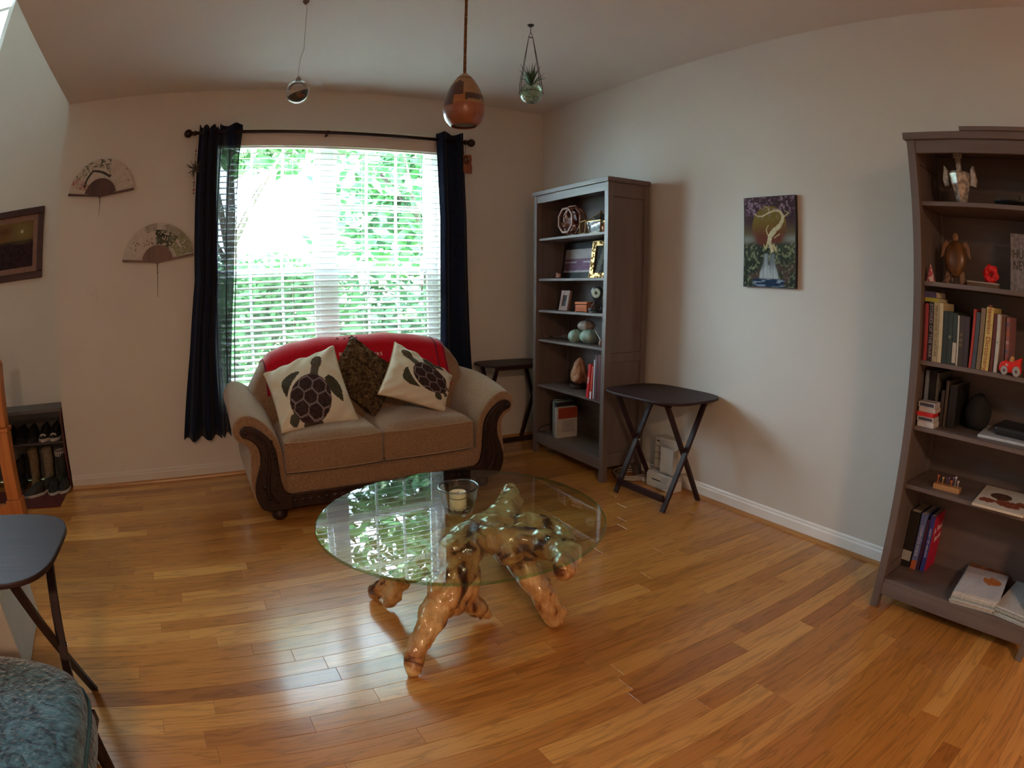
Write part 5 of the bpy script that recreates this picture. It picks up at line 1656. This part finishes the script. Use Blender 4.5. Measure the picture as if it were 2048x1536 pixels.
w = thing('boot', 'tall tan suede boot, left one in the rack', 'boot', (-1.455, RKY+.10, .0095), R(6)); boot(w, tanm, .265)
w = thing('boot', 'tall greyish tan suede boot, right one in the rack', 'boot', (-1.325, RKY+.10, .0095), R(-3)); boot(w, tan2, .262)
w = thing('boot', 'black low boot left of the tan boots', 'boot', (-1.59, RKY+.10, .0095), R(3)); boot(w, blk, .20)
w = thing('boot', 'dark boot with pale lining at the right end of the rack', 'boot', (-1.205, RKY+.10, .0095), R(-6)); boot(w, grn, .225)
bm = B(); tube(bm, [(0, .048, .20), (0, .048, .236)], [.048, .053], 14, cap=False); obj('lining', bm, wht, w, smooth=True)
for lab, x, y, rz in (('black sneaker with white sole lying in front on the red mat', -1.405, 4.245, R(-62)), ('black sneaker with white sole second on the red mat', -1.330, 4.345, R(-50)),
                      ('dark sneaker with white sole third on the red mat', -1.235, 4.300, R(-8)), ('dark sneaker with white sole at the right corner of the red mat', -1.150, 4.325, R(-14))):
    w = thing('sneaker', lab, 'shoe', (x, y, .0095), rz); shoe(w, blk, wht, L_=.20 if x > -1.3 else .24, hgt=.085)
    w.scale = (.85, .85, .85)

# ------------------------------------------------------------------ right wall: painting
def sstep(a, b, x):
    t_ = max(0, min(1, (x-a)/(b-a))); return t_*t_*(3-2*t_)
def waterfall(u_, v_):
    n1 = vnoise(u_*6, v_*9, 1); n2 = vnoise(u_*20, v_*30, 2); n3 = vnoise(u_*55, v_*85, 3); n4 = vnoise(u_*34+7, v_*50, 9)
    c = mix((.040, .022, .032), (.085, .045, .055), n1*.7+n4*.4)
    if v_ > .26: c = mix(c, (.13, .105, .035), sstep(.26, .42, v_)*(1-sstep(.48, .56, v_))*.8*(.5+abs(u_-.5)))
    e = math.hypot((u_-.50)/.34, (v_-.335)/.235)+.02*(n4-.5)
    disc = mix((.17, .135, .02), (.12, .024, .018), sstep(.20, .50, v_+.10*(n1-.5)))
    c = mix(c, mix(disc, (.22, .11, .03), n3*.3), 1-sstep(.97, 1.03, e))
    bl = sstep(.50, .85, n2*.55+n4*.55)*(1-sstep(.16, .30, v_+.10*abs(u_-.5)))
    c = mix(c, mix((.15, .075, .13), (.42, .30, .40), n3), bl*.9)
    mist = math.exp(-((v_-.475)/.05)**2)*sstep(.20, .42, abs(u_-.5))
    c = mix(c, (.24, .28, .26), mist*.8)
    low = sstep(.50, .56, v_+.04*(n1-.5))
    g = mix((.014, .024, .018), (.045, .06, .035), n1)
    g = mix(g, mix((.10, .13, .06), (.30, .32, .20), n3), sstep(.52, .80, n2*.5+n4*.55)*.9)
    g = mix(g, (.10, .05, .045), sstep(.70, .80, v_)*sstep(.45, .7, n1)*.6)
    c = mix(c, g, low)
    wdt = .10+.08*sstep(.70, .90, v_)
    wf = (1-sstep(wdt-.02, wdt+.03, abs(u_-.5)))*sstep(.62, .65, v_)*(1-sstep(.90, .925, v_))
    k_ = vnoise(u_*60, v_*5, 12)
    wc = mix((.10, .13, .14), (.42, .48, .52), k_*.7+sstep(.72, .86, v_)*.5)
    if v_ < .76 and abs(u_-.50) < .022: wf *= .2
    c = mix(c, wc, wf)
    pool = sstep(.905, .925, v_)*(1-sstep(.26, .34, abs(u_-.5)+.05*(n2-.5)))
    c = mix(c, mix((.010, .028, .075), (.20, .28, .38), sstep(.55, .8, vnoise(u_*10, v_*60, 14))), pool)
    # pale twisting tree
    pts = [(.56, .60), (.50, .50), (.52, .44), (.60, .38), (.70, .33), (.76, .27), (.77, .22), (.72, .17), (.64, .155), (.55, .165), (.45, .19), (.36, .215), (.27, .21), (.20, .18)]
    wd_ = [.030, .042, .046, .038, .032, .028, .022, .016, .013, .012, .012, .010, .008, .004]
    for (a, b), (p, q), w0 in zip(pts, pts[1:], wd_):
        dx, dy = p-a, (q-b)*1.38
        ux, uy = u_-a, (v_-b)*1.38
        t_ = max(0, min(1, (ux*dx+uy*dy)/(dx*dx+dy*dy)))
        if math.hypot(ux-dx*t_, uy-dy*t_) < w0: return mix((.30, .25, .12), (.62, .56, .38), vnoise(u_*40, v_*40, 4)*.5+.5)
    for (a, b, p, q, w0) in ((.48, .50, .43, .58, .016), (.43, .585, .40, .54, .010), (.58, .54, .64, .60, .018), (.47, .42, .44, .37, .010), (.44, .37, .48, .32, .008), (.60, .46, .70, .42, .008), (.77, .24, .88, .19, .010), (.88, .19, .80, .16, .006), (.50, .17, .48, .12, .008), (.48, .12, .40, .10, .006)):
        dx, dy = p-a, (q-b)*1.38
        ux, uy = u_-a, (v_-b)*1.38
        t_ = max(0, min(1, (ux*dx+uy*dy)/(dx*dx+dy*dy)))
        if math.hypot(ux-dx*t_, uy-dy*t_) < w0: return (.48, .40, .20)
    return c
w = thing('canvas_painting', 'tall canvas painting of a pale twisting tree above a waterfall on the right wall', 'painting', (W-.001, 2.066, 1.304))
bm = B(); box(bm, -.022, 0, -.180, .180, 0, .496); obj('canvas_sides', bm, solid((.012, .010, .012), .6), w, bev=.001)
painted('picture', 110, 160, lambda a, b: (-.0225, .176-.352*a, .492-.488*b), waterfall, paint_a, w)

# ------------------------------------------------------------------ foyer wall: framed picture
def dusk(u_, v_):
    n1 = vnoise(u_*7, v_*6, 3); n2 = vnoise(u_*30, v_*22, 4)
    c = mix((.11, .045, .020), (.17, .10, .03), n1) if v_ < .42 else mix((.020, .010, .014), (.045, .022, .026), n2*.7)
    d = math.hypot((u_-.80)/1.0, (v_-.22)*.75)
    if v_ < .5: c = mix(c, (.20, .17, .06), .8-d*3)
    if d < .026: c = (.50, .38, .25)
    if .40 < v_ < .46: c = mix(c, (.06, .04, .02), .5)
    return c
w = thing('framed_picture', 'dark mahogany framed dusk landscape with pinkish mount on the foyer wall', 'painting', (-1.645, FY-.001, 1.505))
mah = wood('dark_mahogany', (.030, .006, .006), (.05, .012, .010), .3, axis='x')
bm = B()
hw, hh, fw = .372, .533, .052
box(bm, -hw, hw, -.028, 0, 0, fw); box(bm, -hw, hw, -.028, 0, hh-fw, hh); box(bm, -hw, -hw+fw, -.028, 0, fw, hh-fw); box(bm, hw-fw, hw, -.028, 0, fw, hh-fw)
obj('frame', bm, mah, w, bev=.005)
bm = B(); box(bm, -hw+fw, hw-fw, -.012, -.004, fw, hh-fw); obj('mount', bm, solid((.22, .12, .085), .8), w)
iw = hw-fw-.042
painted('picture', 80, 60, lambda a, b: (-iw+2*iw*a, -.0128, hh-fw-.042-(hh-2*fw-.084)*b), dusk, paint_a, w)

# ------------------------------------------------------------------ wall fans
fan_stick = wood('fan_stick_wood', (.040, .010, .008), (.075, .022, .016), .4)
fan_stick2 = wood('fan_stick_wood_2', (.075, .030, .018), (.12, .05, .03), .4)
paperm = paint_mat('fan_paper', .85)
def fan(name, label, cx_, cz_, r0_, r1_, a0_, a1_, colf, sm, tas):
    t = thing(name, label, 'hand fan', (cx_, D-.004, cz_))
    NP = 40
    def pos(a, b):
        an = R(a1_+(a0_-a1_)*a); rr_ = r1_+(r0_-r1_)*b
        pl = .003*abs(((a*NP/2) % 1)*2-1)
        return (rr_*math.cos(an), -.010-pl, rr_*math.sin(an))
    painted('paper_leaf', 80, 44, pos, colf, paperm, t)
    for k in range(15):
        an = R(a0_+(a1_-a0_)*k/14)
        c, s = math.cos(an), math.sin(an)
        e = r1_*.995 if k in (0, 14) else r0_*1.04
        wd_ = .0085 if k in (0, 14) else .015
        bm = B(); yy = -.016-.0006*k if k not in (0, 14) else -.020
        pts = [(-.012*c+.006*s, -.012*s-.006*c), (-.012*c-.006*s, -.012*s+.006*c), (e*c-wd_*s, e*s+wd_*c), (e*c+wd_*s, e*s-wd_*c)]
        prism(bm, pts, yy, yy-.0012); obj('rib', bm, sm, t)
    bm = B(); lathe(bm, [(.012, 0), (.012, -.008)], (0, -.020, 0), 12, axis='y'); obj('pivot', bm, sm, t)
    bm = B(); tube(bm, [(0, -.014, -.01), (.002, -.012, -tas*.45), (.0, -.012, -tas)], [.0035, .002, .0014], 6); sphere(bm, (.001, -.012, -tas*.30), .005, 8, 6); obj('tassel', bm, solid((.10, .05, .03), .8), t)
    return t
pap = (.50, .45, .40)
def fan1(u_, v_):
    # u from the left end to the right end, v from rim to centre
    c = mix((.49, .44, .385), (.53, .48, .43), vnoise(u_*12, v_*6, 1))
    th_ = u_*PI
    def br(uu, vv, ru, rv): return math.hypot((u_-uu)/ru, (v_-vv)/rv) < 1
    line = .80-1.3*(u_-.12) if .12 < u_ < .36 else (.46+.35*math.sin((u_-.36)*4.5) if u_ < .66 else 9)
    if .12 < u_ < .66 and abs(v_-line) < .06: return (.06, .06, .055)
    n_ = vnoise(u_*60, v_*18, 5)
    if .18 < u_ < .60 and v_ < .45 and n_ > .62: return mix((.30, .30, .27), (.08, .10, .085), (n_-.62)*4)
    if .08 < u_ < .20 and n_ > .50: return mix((.34, .15, .13), (.48, .36, .32), (n_-.5)*1.6)
    if .56 < u_ < .68 and .45 < v_ < .8 and n_ > .55: return (.16, .13, .10)
    if .78 < u_ < .93 and v_ < .25 and vnoise(u_*80, v_*9, 6) > .62: return (.16, .09, .08)
    return c
def fan2(u_, v_):
    c = mix((.50, .46, .42), (.55, .51, .47), vnoise(u_*12, v_*6, 2))
    n_ = vnoise(u_*50, v_*16, 7); m_ = vnoise(u_*14, v_*4, 8)
    if .38 < u_ < .50 and v_ < .35 and m_ > .25: c = mix((.30, .28, .24), (.40, .37, .33), n_)
    if .58 < u_ < .76 and v_ < .40 and m_ > .2: c = mix((.30, .28, .24), (.42, .39, .35), n_)
    if .48 < u_ < .80 and .30 < v_ < .95 and n_ > .38: c = mix((.03, .04, .03), (.22, .24, .17), n_*m_*1.3)
    if .76 < u_ < .97 and v_ < .80 and n_ > .30: c = mix((.12, .14, .07), (.36, .38, .24), n_)
    if .12 < u_ < .25 and .2 < v_ < .6 and n_ > .68: c = (.22, .17, .14)
    if .25 < u_ < .42 and .6 < v_ < .9 and n_ > .6: c = (.24, .18, .16)
    return c
fan('hand_fan', 'upper folding paper fan painted with a blossoming branch on the window wall', -.729, 2.005, .122, .268, 6, 172, fan1, fan_stick, .13)
fan('hand_fan', 'lower folding paper fan painted with green mountains beside the curtain', -.266, 1.512, .112, .268, 8, 174, fan2, fan_stick2, .235)
w = thing('switch_plate', 'pale light switch plate on the wall left of the window', 'light switch', (-.775, D-.001, 1.330))
bm = B(); box(bm, -.036, .036, -.006, 0, -.058, .058); obj('plate', bm, wall_m, w, bev=.002)
bm = B(); box(bm, -.006, .006, -.014, -.006, -.012, .014); obj('toggle', bm, wall_m, w, bev=.002)

# ------------------------------------------------------------------ plug-in box, white base unit and coiled cable by the right wall
pw = M('beige_plastic', (.56, .53, .46), rough=.45, var=.03)
pw2 = M('white_plastic', (.58, .57, .54), rough=.45, var=.03)
w = thing('wall_unit', 'beige plastic power unit with a stepped front plugged in above the baseboard', 'electrical unit', (W-.001, 2.735, .115))
bm = B(); box(bm, -.085, 0, -.10, .115, .0, .215); obj('housing', bm, pw, w, bev=.006)
bm = B(); box(bm, -.125, -.0855, -.095, .02, .0, .170); obj('stepped_front', bm, pw2, w, bev=.005)
for z0 in (.065, .105, .150):
    bm = B(); box(bm, -.0866, -.0854, .025, .110, z0, z0+.003); obj('vent_slot', bm, blackp_m, w)
bm = B(); box(bm, -.0868, -.0854, .070, .095, .182, .190); obj('badge', bm, blackp_m, w)
bm = B(); box(bm, -.060, -.045, -.1014, -.100, .09, .105); obj('indicator', bm, blackp_m, w)
bm = B(); box(bm, -.118, -.09, -.0965, -.0950, .11, .160); obj('rating_label', bm, solid((.40, .38, .34)), w)
w = thing('base_unit', 'low white plastic unit on the floor beneath the beige power unit', 'electrical unit', (W-.085, 2.745, 0))
bm = B(); box(bm, -.055, .045, -.115, .115, 0.001, .105); obj('housing', bm, pw2, w, bev=.006)
bm = B(); box(bm, -.0562, -.0548, -.02, .06, .055, .062); obj('slot', bm, blackp_m, w)
w = thing('coiled_cable', 'coil of white cable lying on the floor behind the tray table legs', 'cable', (2.655, 3.06, 0))
bm = B()
pts = []
rr = random.Random(9)
for k in range(5*28):
    a = 2*PI*k/28; q = .115+.022*math.sin(k*.11+1)+.008*math.sin(k*.37)
    pts.append((q*.95*math.cos(a), -.03+q*.8*math.sin(a), .006+.007*(k//28)+.003*math.sin(a*2+k//28)))
pts += smooth_path([pts[-1], (.06, -.16, .012), (.02, -.24, .01), (-.045, -.33, .02), (-.055, -.42, .045), (.03, -.45, .09)], 5)[1:]
tube(bm, pts, .0042, 6); obj('cable', bm, solid((.45, .42, .38), .5), w, smooth=True)
bm = B(); box(bm, -.012, .012, -.165, -.135, .004, .030); obj('cable_tie', bm, solid((.5, .48, .44)), w)

# ------------------------------------------------------------------ hanging from the ceiling
def lampface(z, a):
    """wood patches of the pendant"""
    q = ((a-R(245)+PI) % (2*PI)-PI)/(PI/2)
    if .218 < z < .226: return 2
    if z > .218: return 1
    if -1.3 < q < -.08 and .125 < z < .205-.05*abs(q+.3): return 2
    if q < -.38 and .085+.01*q < z < .13: return 2
    if -.38 < q < 0 and .088 < z < .150: return 3
    if 0 <= q and .100+.02*q < z < .135: return 2
    if z > .092: return 1
    return 0

w = thing('pendant_lamp', 'egg-shaped pendant lamp of patched brown woods hanging on a rope', 'pendant lamp', (1.160, 2.50, 2.008))
prof = [(.058, 0), (.064, .004), (.078, .020), (.089, .040), (.0945, .062), (.0955, .085), (.092, .110), (.084, .140), (.073, .170), (.058, .200), (.042, .225), (.030, .240), (.016, .252), (.011, .256)]
prof = smooth_path(prof, 3)
bm = B(); n = 64
rings = [[bm.verts.new((q*math.cos(2*PI*k/n), q*math.sin(2*PI*k/n), z_)) for k in range(n)] for q, z_ in prof]
for i in range(len(prof)-1):
    for k in range(n):
        fc = bm.faces.new((rings[i][k], rings[i][(k+1) % n], rings[i+1][(k+1) % n], rings[i+1][k]))
        fc.material_index = lampface(prof[i][1], 2*PI*k/n)
bm.faces.new(rings[-1])
sh = obj('shade', bm, [wood('lamp_reddish', (.20, .065, .030), (.28, .10, .05), .3, axis='x', coat=.3), wood('lamp_honey', (.25, .145, .06), (.33, .20, .09), .35, axis='x', coat=.2), wood('lamp_dark', (.045, .018, .012), (.08, .03, .02), .3, axis='x', coat=.3), wood('lamp_mid', (.28, .11, .03), (.36, .15, .05), .3, axis='x', coat=.3)], w, smooth=True)
sh.modifiers.new('t', 'SOLIDIFY').thickness = .004
bm = B(); lathe(bm, [(.050, .010), (.066, .03), (.072, .06), (.05, .14), (.02, .18)], n=32, capb=False); obj('liner', bm, solid((.40, .37, .33), .6), w, smooth=True)
bm = B(); sphere(bm, (0, 0, .070), .028, 14, 10, (1, 1, 1.25)); tube(bm, [(0, 0, .10), (0, 0, .17)], .014, 10); obj('bulb', bm, solid((.55, .53, .5), .2), w, smooth=True)
rope_m = M('hemp_rope', (.16, .085, .03), rough=.95, var=.5, scale=30, stretch=(1, 1, 3), bump=.6, bscale=60)
hr = H-2.008-.254
bm = B()
for q in range(3):
    tube(bm, [(.0032*math.cos(k*.55+q*2.09), .0032*math.sin(k*.55+q*2.09), .252+hr*k/110) for k in range(111)], .0044, 6)
obj('rope', bm, rope_m, w, smooth=True)
bm = B(); lathe(bm, [(.012, H-2.008-.030), (.045, H-2.008-.022), (.048, H-2.008)], n=24); obj('ceiling_cap', bm, rod_m, w, smooth=True)

w = thing('glass_orb', 'clear glass orb with dark filling hanging on a thin crooked cord', 'hanging ornament', (.4585, 2.84, 2.222))
bm = B(); sphere(bm, (0, 0, 0), .058, 28, 20); obj('globe', bm, clear_glass('orb_glass', (.95, .97, .97), 1.5, gain=1.6), w, smooth=True)
bm = B(); g_ = bmesh.ops.create_icosphere(bm, subdivisions=3, radius=.050)
for v in g_['verts']:
    v.co.z = min(v.co.z, -.010+.022*v.co.x/.05+.008*(vnoise(v.co.x*60+9, v.co.y*60+9, 1)-.5))
obj('moss_filling', bm, M('orb_filling', (.012, .014, .010), rough=.7, col2=(.06, .045, .03), scale=40), w)
bm = B(); sphere(bm, (.012, -.030, -.030), .016, 10, 8, (1.4, .7, .6)); obj('red_stone', bm, solid((.22, .03, .01), .4), w, smooth=True)
bm = B(); lathe(bm, [(.016, .054), (.013, .066), (.006, .076), (.001, .082)], n=14, capt=False); obj('cap', bm, solid((.25, .25, .24), .4), w, smooth=True)
bm = B(); tube(bm, [(-.002, 0, .078), (-.004, 0, .10), (.001, 0, .18), (.014, 0, .235), (.012, 0, .245), (.004, 0, .46), (-.006, 0, H-2.222)], .0013, 5); obj('cord', bm, solid((.30, .29, .28)), w)
bm = B(); lathe(bm, [(.004, H-2.222-.022), (.016, H-2.222-.006), (.018, H-2.222)], (-.006, 0, 0), 14); obj('ceiling_hook', bm, solid((.12, .11, .10)), w)

w = thing('hanging_planter', 'green glass globe planter with spiky plant on black cords from the ceiling', 'planter', (1.667, 2.76, 2.312))
bm = B(); lathe(bm, smooth_path([(.001, -.060), (.030, -.053), (.052, -.032), (.062, 0), (.056, .028), (.042, .046), (.040, .050)], 3), n=28, capb=False, capt=False); obj('globe', bm, green_glass, w, smooth=True)
bm = B(); rr = random.Random(6)
for k in range(60):
    d = Vector((rr.gauss(0, 1), rr.gauss(0, 1), rr.gauss(0, 1))).normalized()*.042*rr.random()**.5
    a = Vector((rr.gauss(0, 1), rr.gauss(0, 1), rr.gauss(0, 1))).normalized()*.014
    beam(bm, d-a, d+a, .003, .0015)
o = obj('roots_and_moss', bm, M('pale_moss', (.08, .13, .06), rough=.8, col2=(.30, .42, .27), scale=30), w); o['kind'] = 'stuff'
pm = M('spiky_plant', (.015, .055, .022), rough=.5, col2=(.04, .11, .04), scale=20)
for k in range(34):
    a = rr.random()*2*PI; e = rr.uniform(.25, 1.4) if k > 8 else rr.uniform(1.1, 1.5)
    d = Vector((math.cos(a)*math.cos(e), math.sin(a)*math.cos(e), math.sin(e)))
    Ln = rr.uniform(.07, .13)
    p0 = Vector((0, 0, .045)); p1 = p0+d*Ln*.55+Vector((0, 0, .015)); p2 = p0+d*Ln+Vector((0, 0, .012*math.sin(e)))
    bm = B(); s_ = d.cross(Vector((0, 0, 1))).normalized()
    v0 = [bm.verts.new(p0+s_*.005), bm.verts.new(p0-s_*.005), bm.verts.new(p1-s_*.005), bm.verts.new(p1+s_*.005), bm.verts.new(p2)]
    bm.faces.new((v0[0], v0[1], v0[2], v0[3])); bm.faces.new((v0[3], v0[2], v0[4]))
    o = obj('leaf', bm, pm, w); o.modifiers.new('t', 'SOLIDIFY').thickness = .0012
top_ = H-2.312
for sx, sy in ((-1, -.3), (-1, .3), (1, -.3), (1, .3)):
    bm = B(); tube(bm, [(sx*.066, sy*.03, .0), (sx*.064, sy*.03, .045), (sx*.012, 0, top_-.075), (0, 0, top_-.045)], .0017, 5); obj('hanging_cord', bm, blackp_m, w)
bm = B(); tube(bm, [(.066*math.cos(2*PI*k/24), .066*math.sin(2*PI*k/24), .002) for k in range(25)], .0018, 5, cap=False); obj('ring', bm, blackp_m, w)
bm = B(); box(bm, -.010, .010, -.003, .003, top_-.082, top_-.078); obj('clasp', bm, blackp_m, w)
bm = B(); tube(bm, [(0, 0, top_-.05), (0, 0, top_-.012)], .0018, 6); obj('hook_shank', bm, blackp_m, w)
bm = B(); lathe(bm, [(.006, top_-.014), (.017, top_-.006), (.019, top_)], n=16); obj('hook_plate', bm, blackp_m, w)
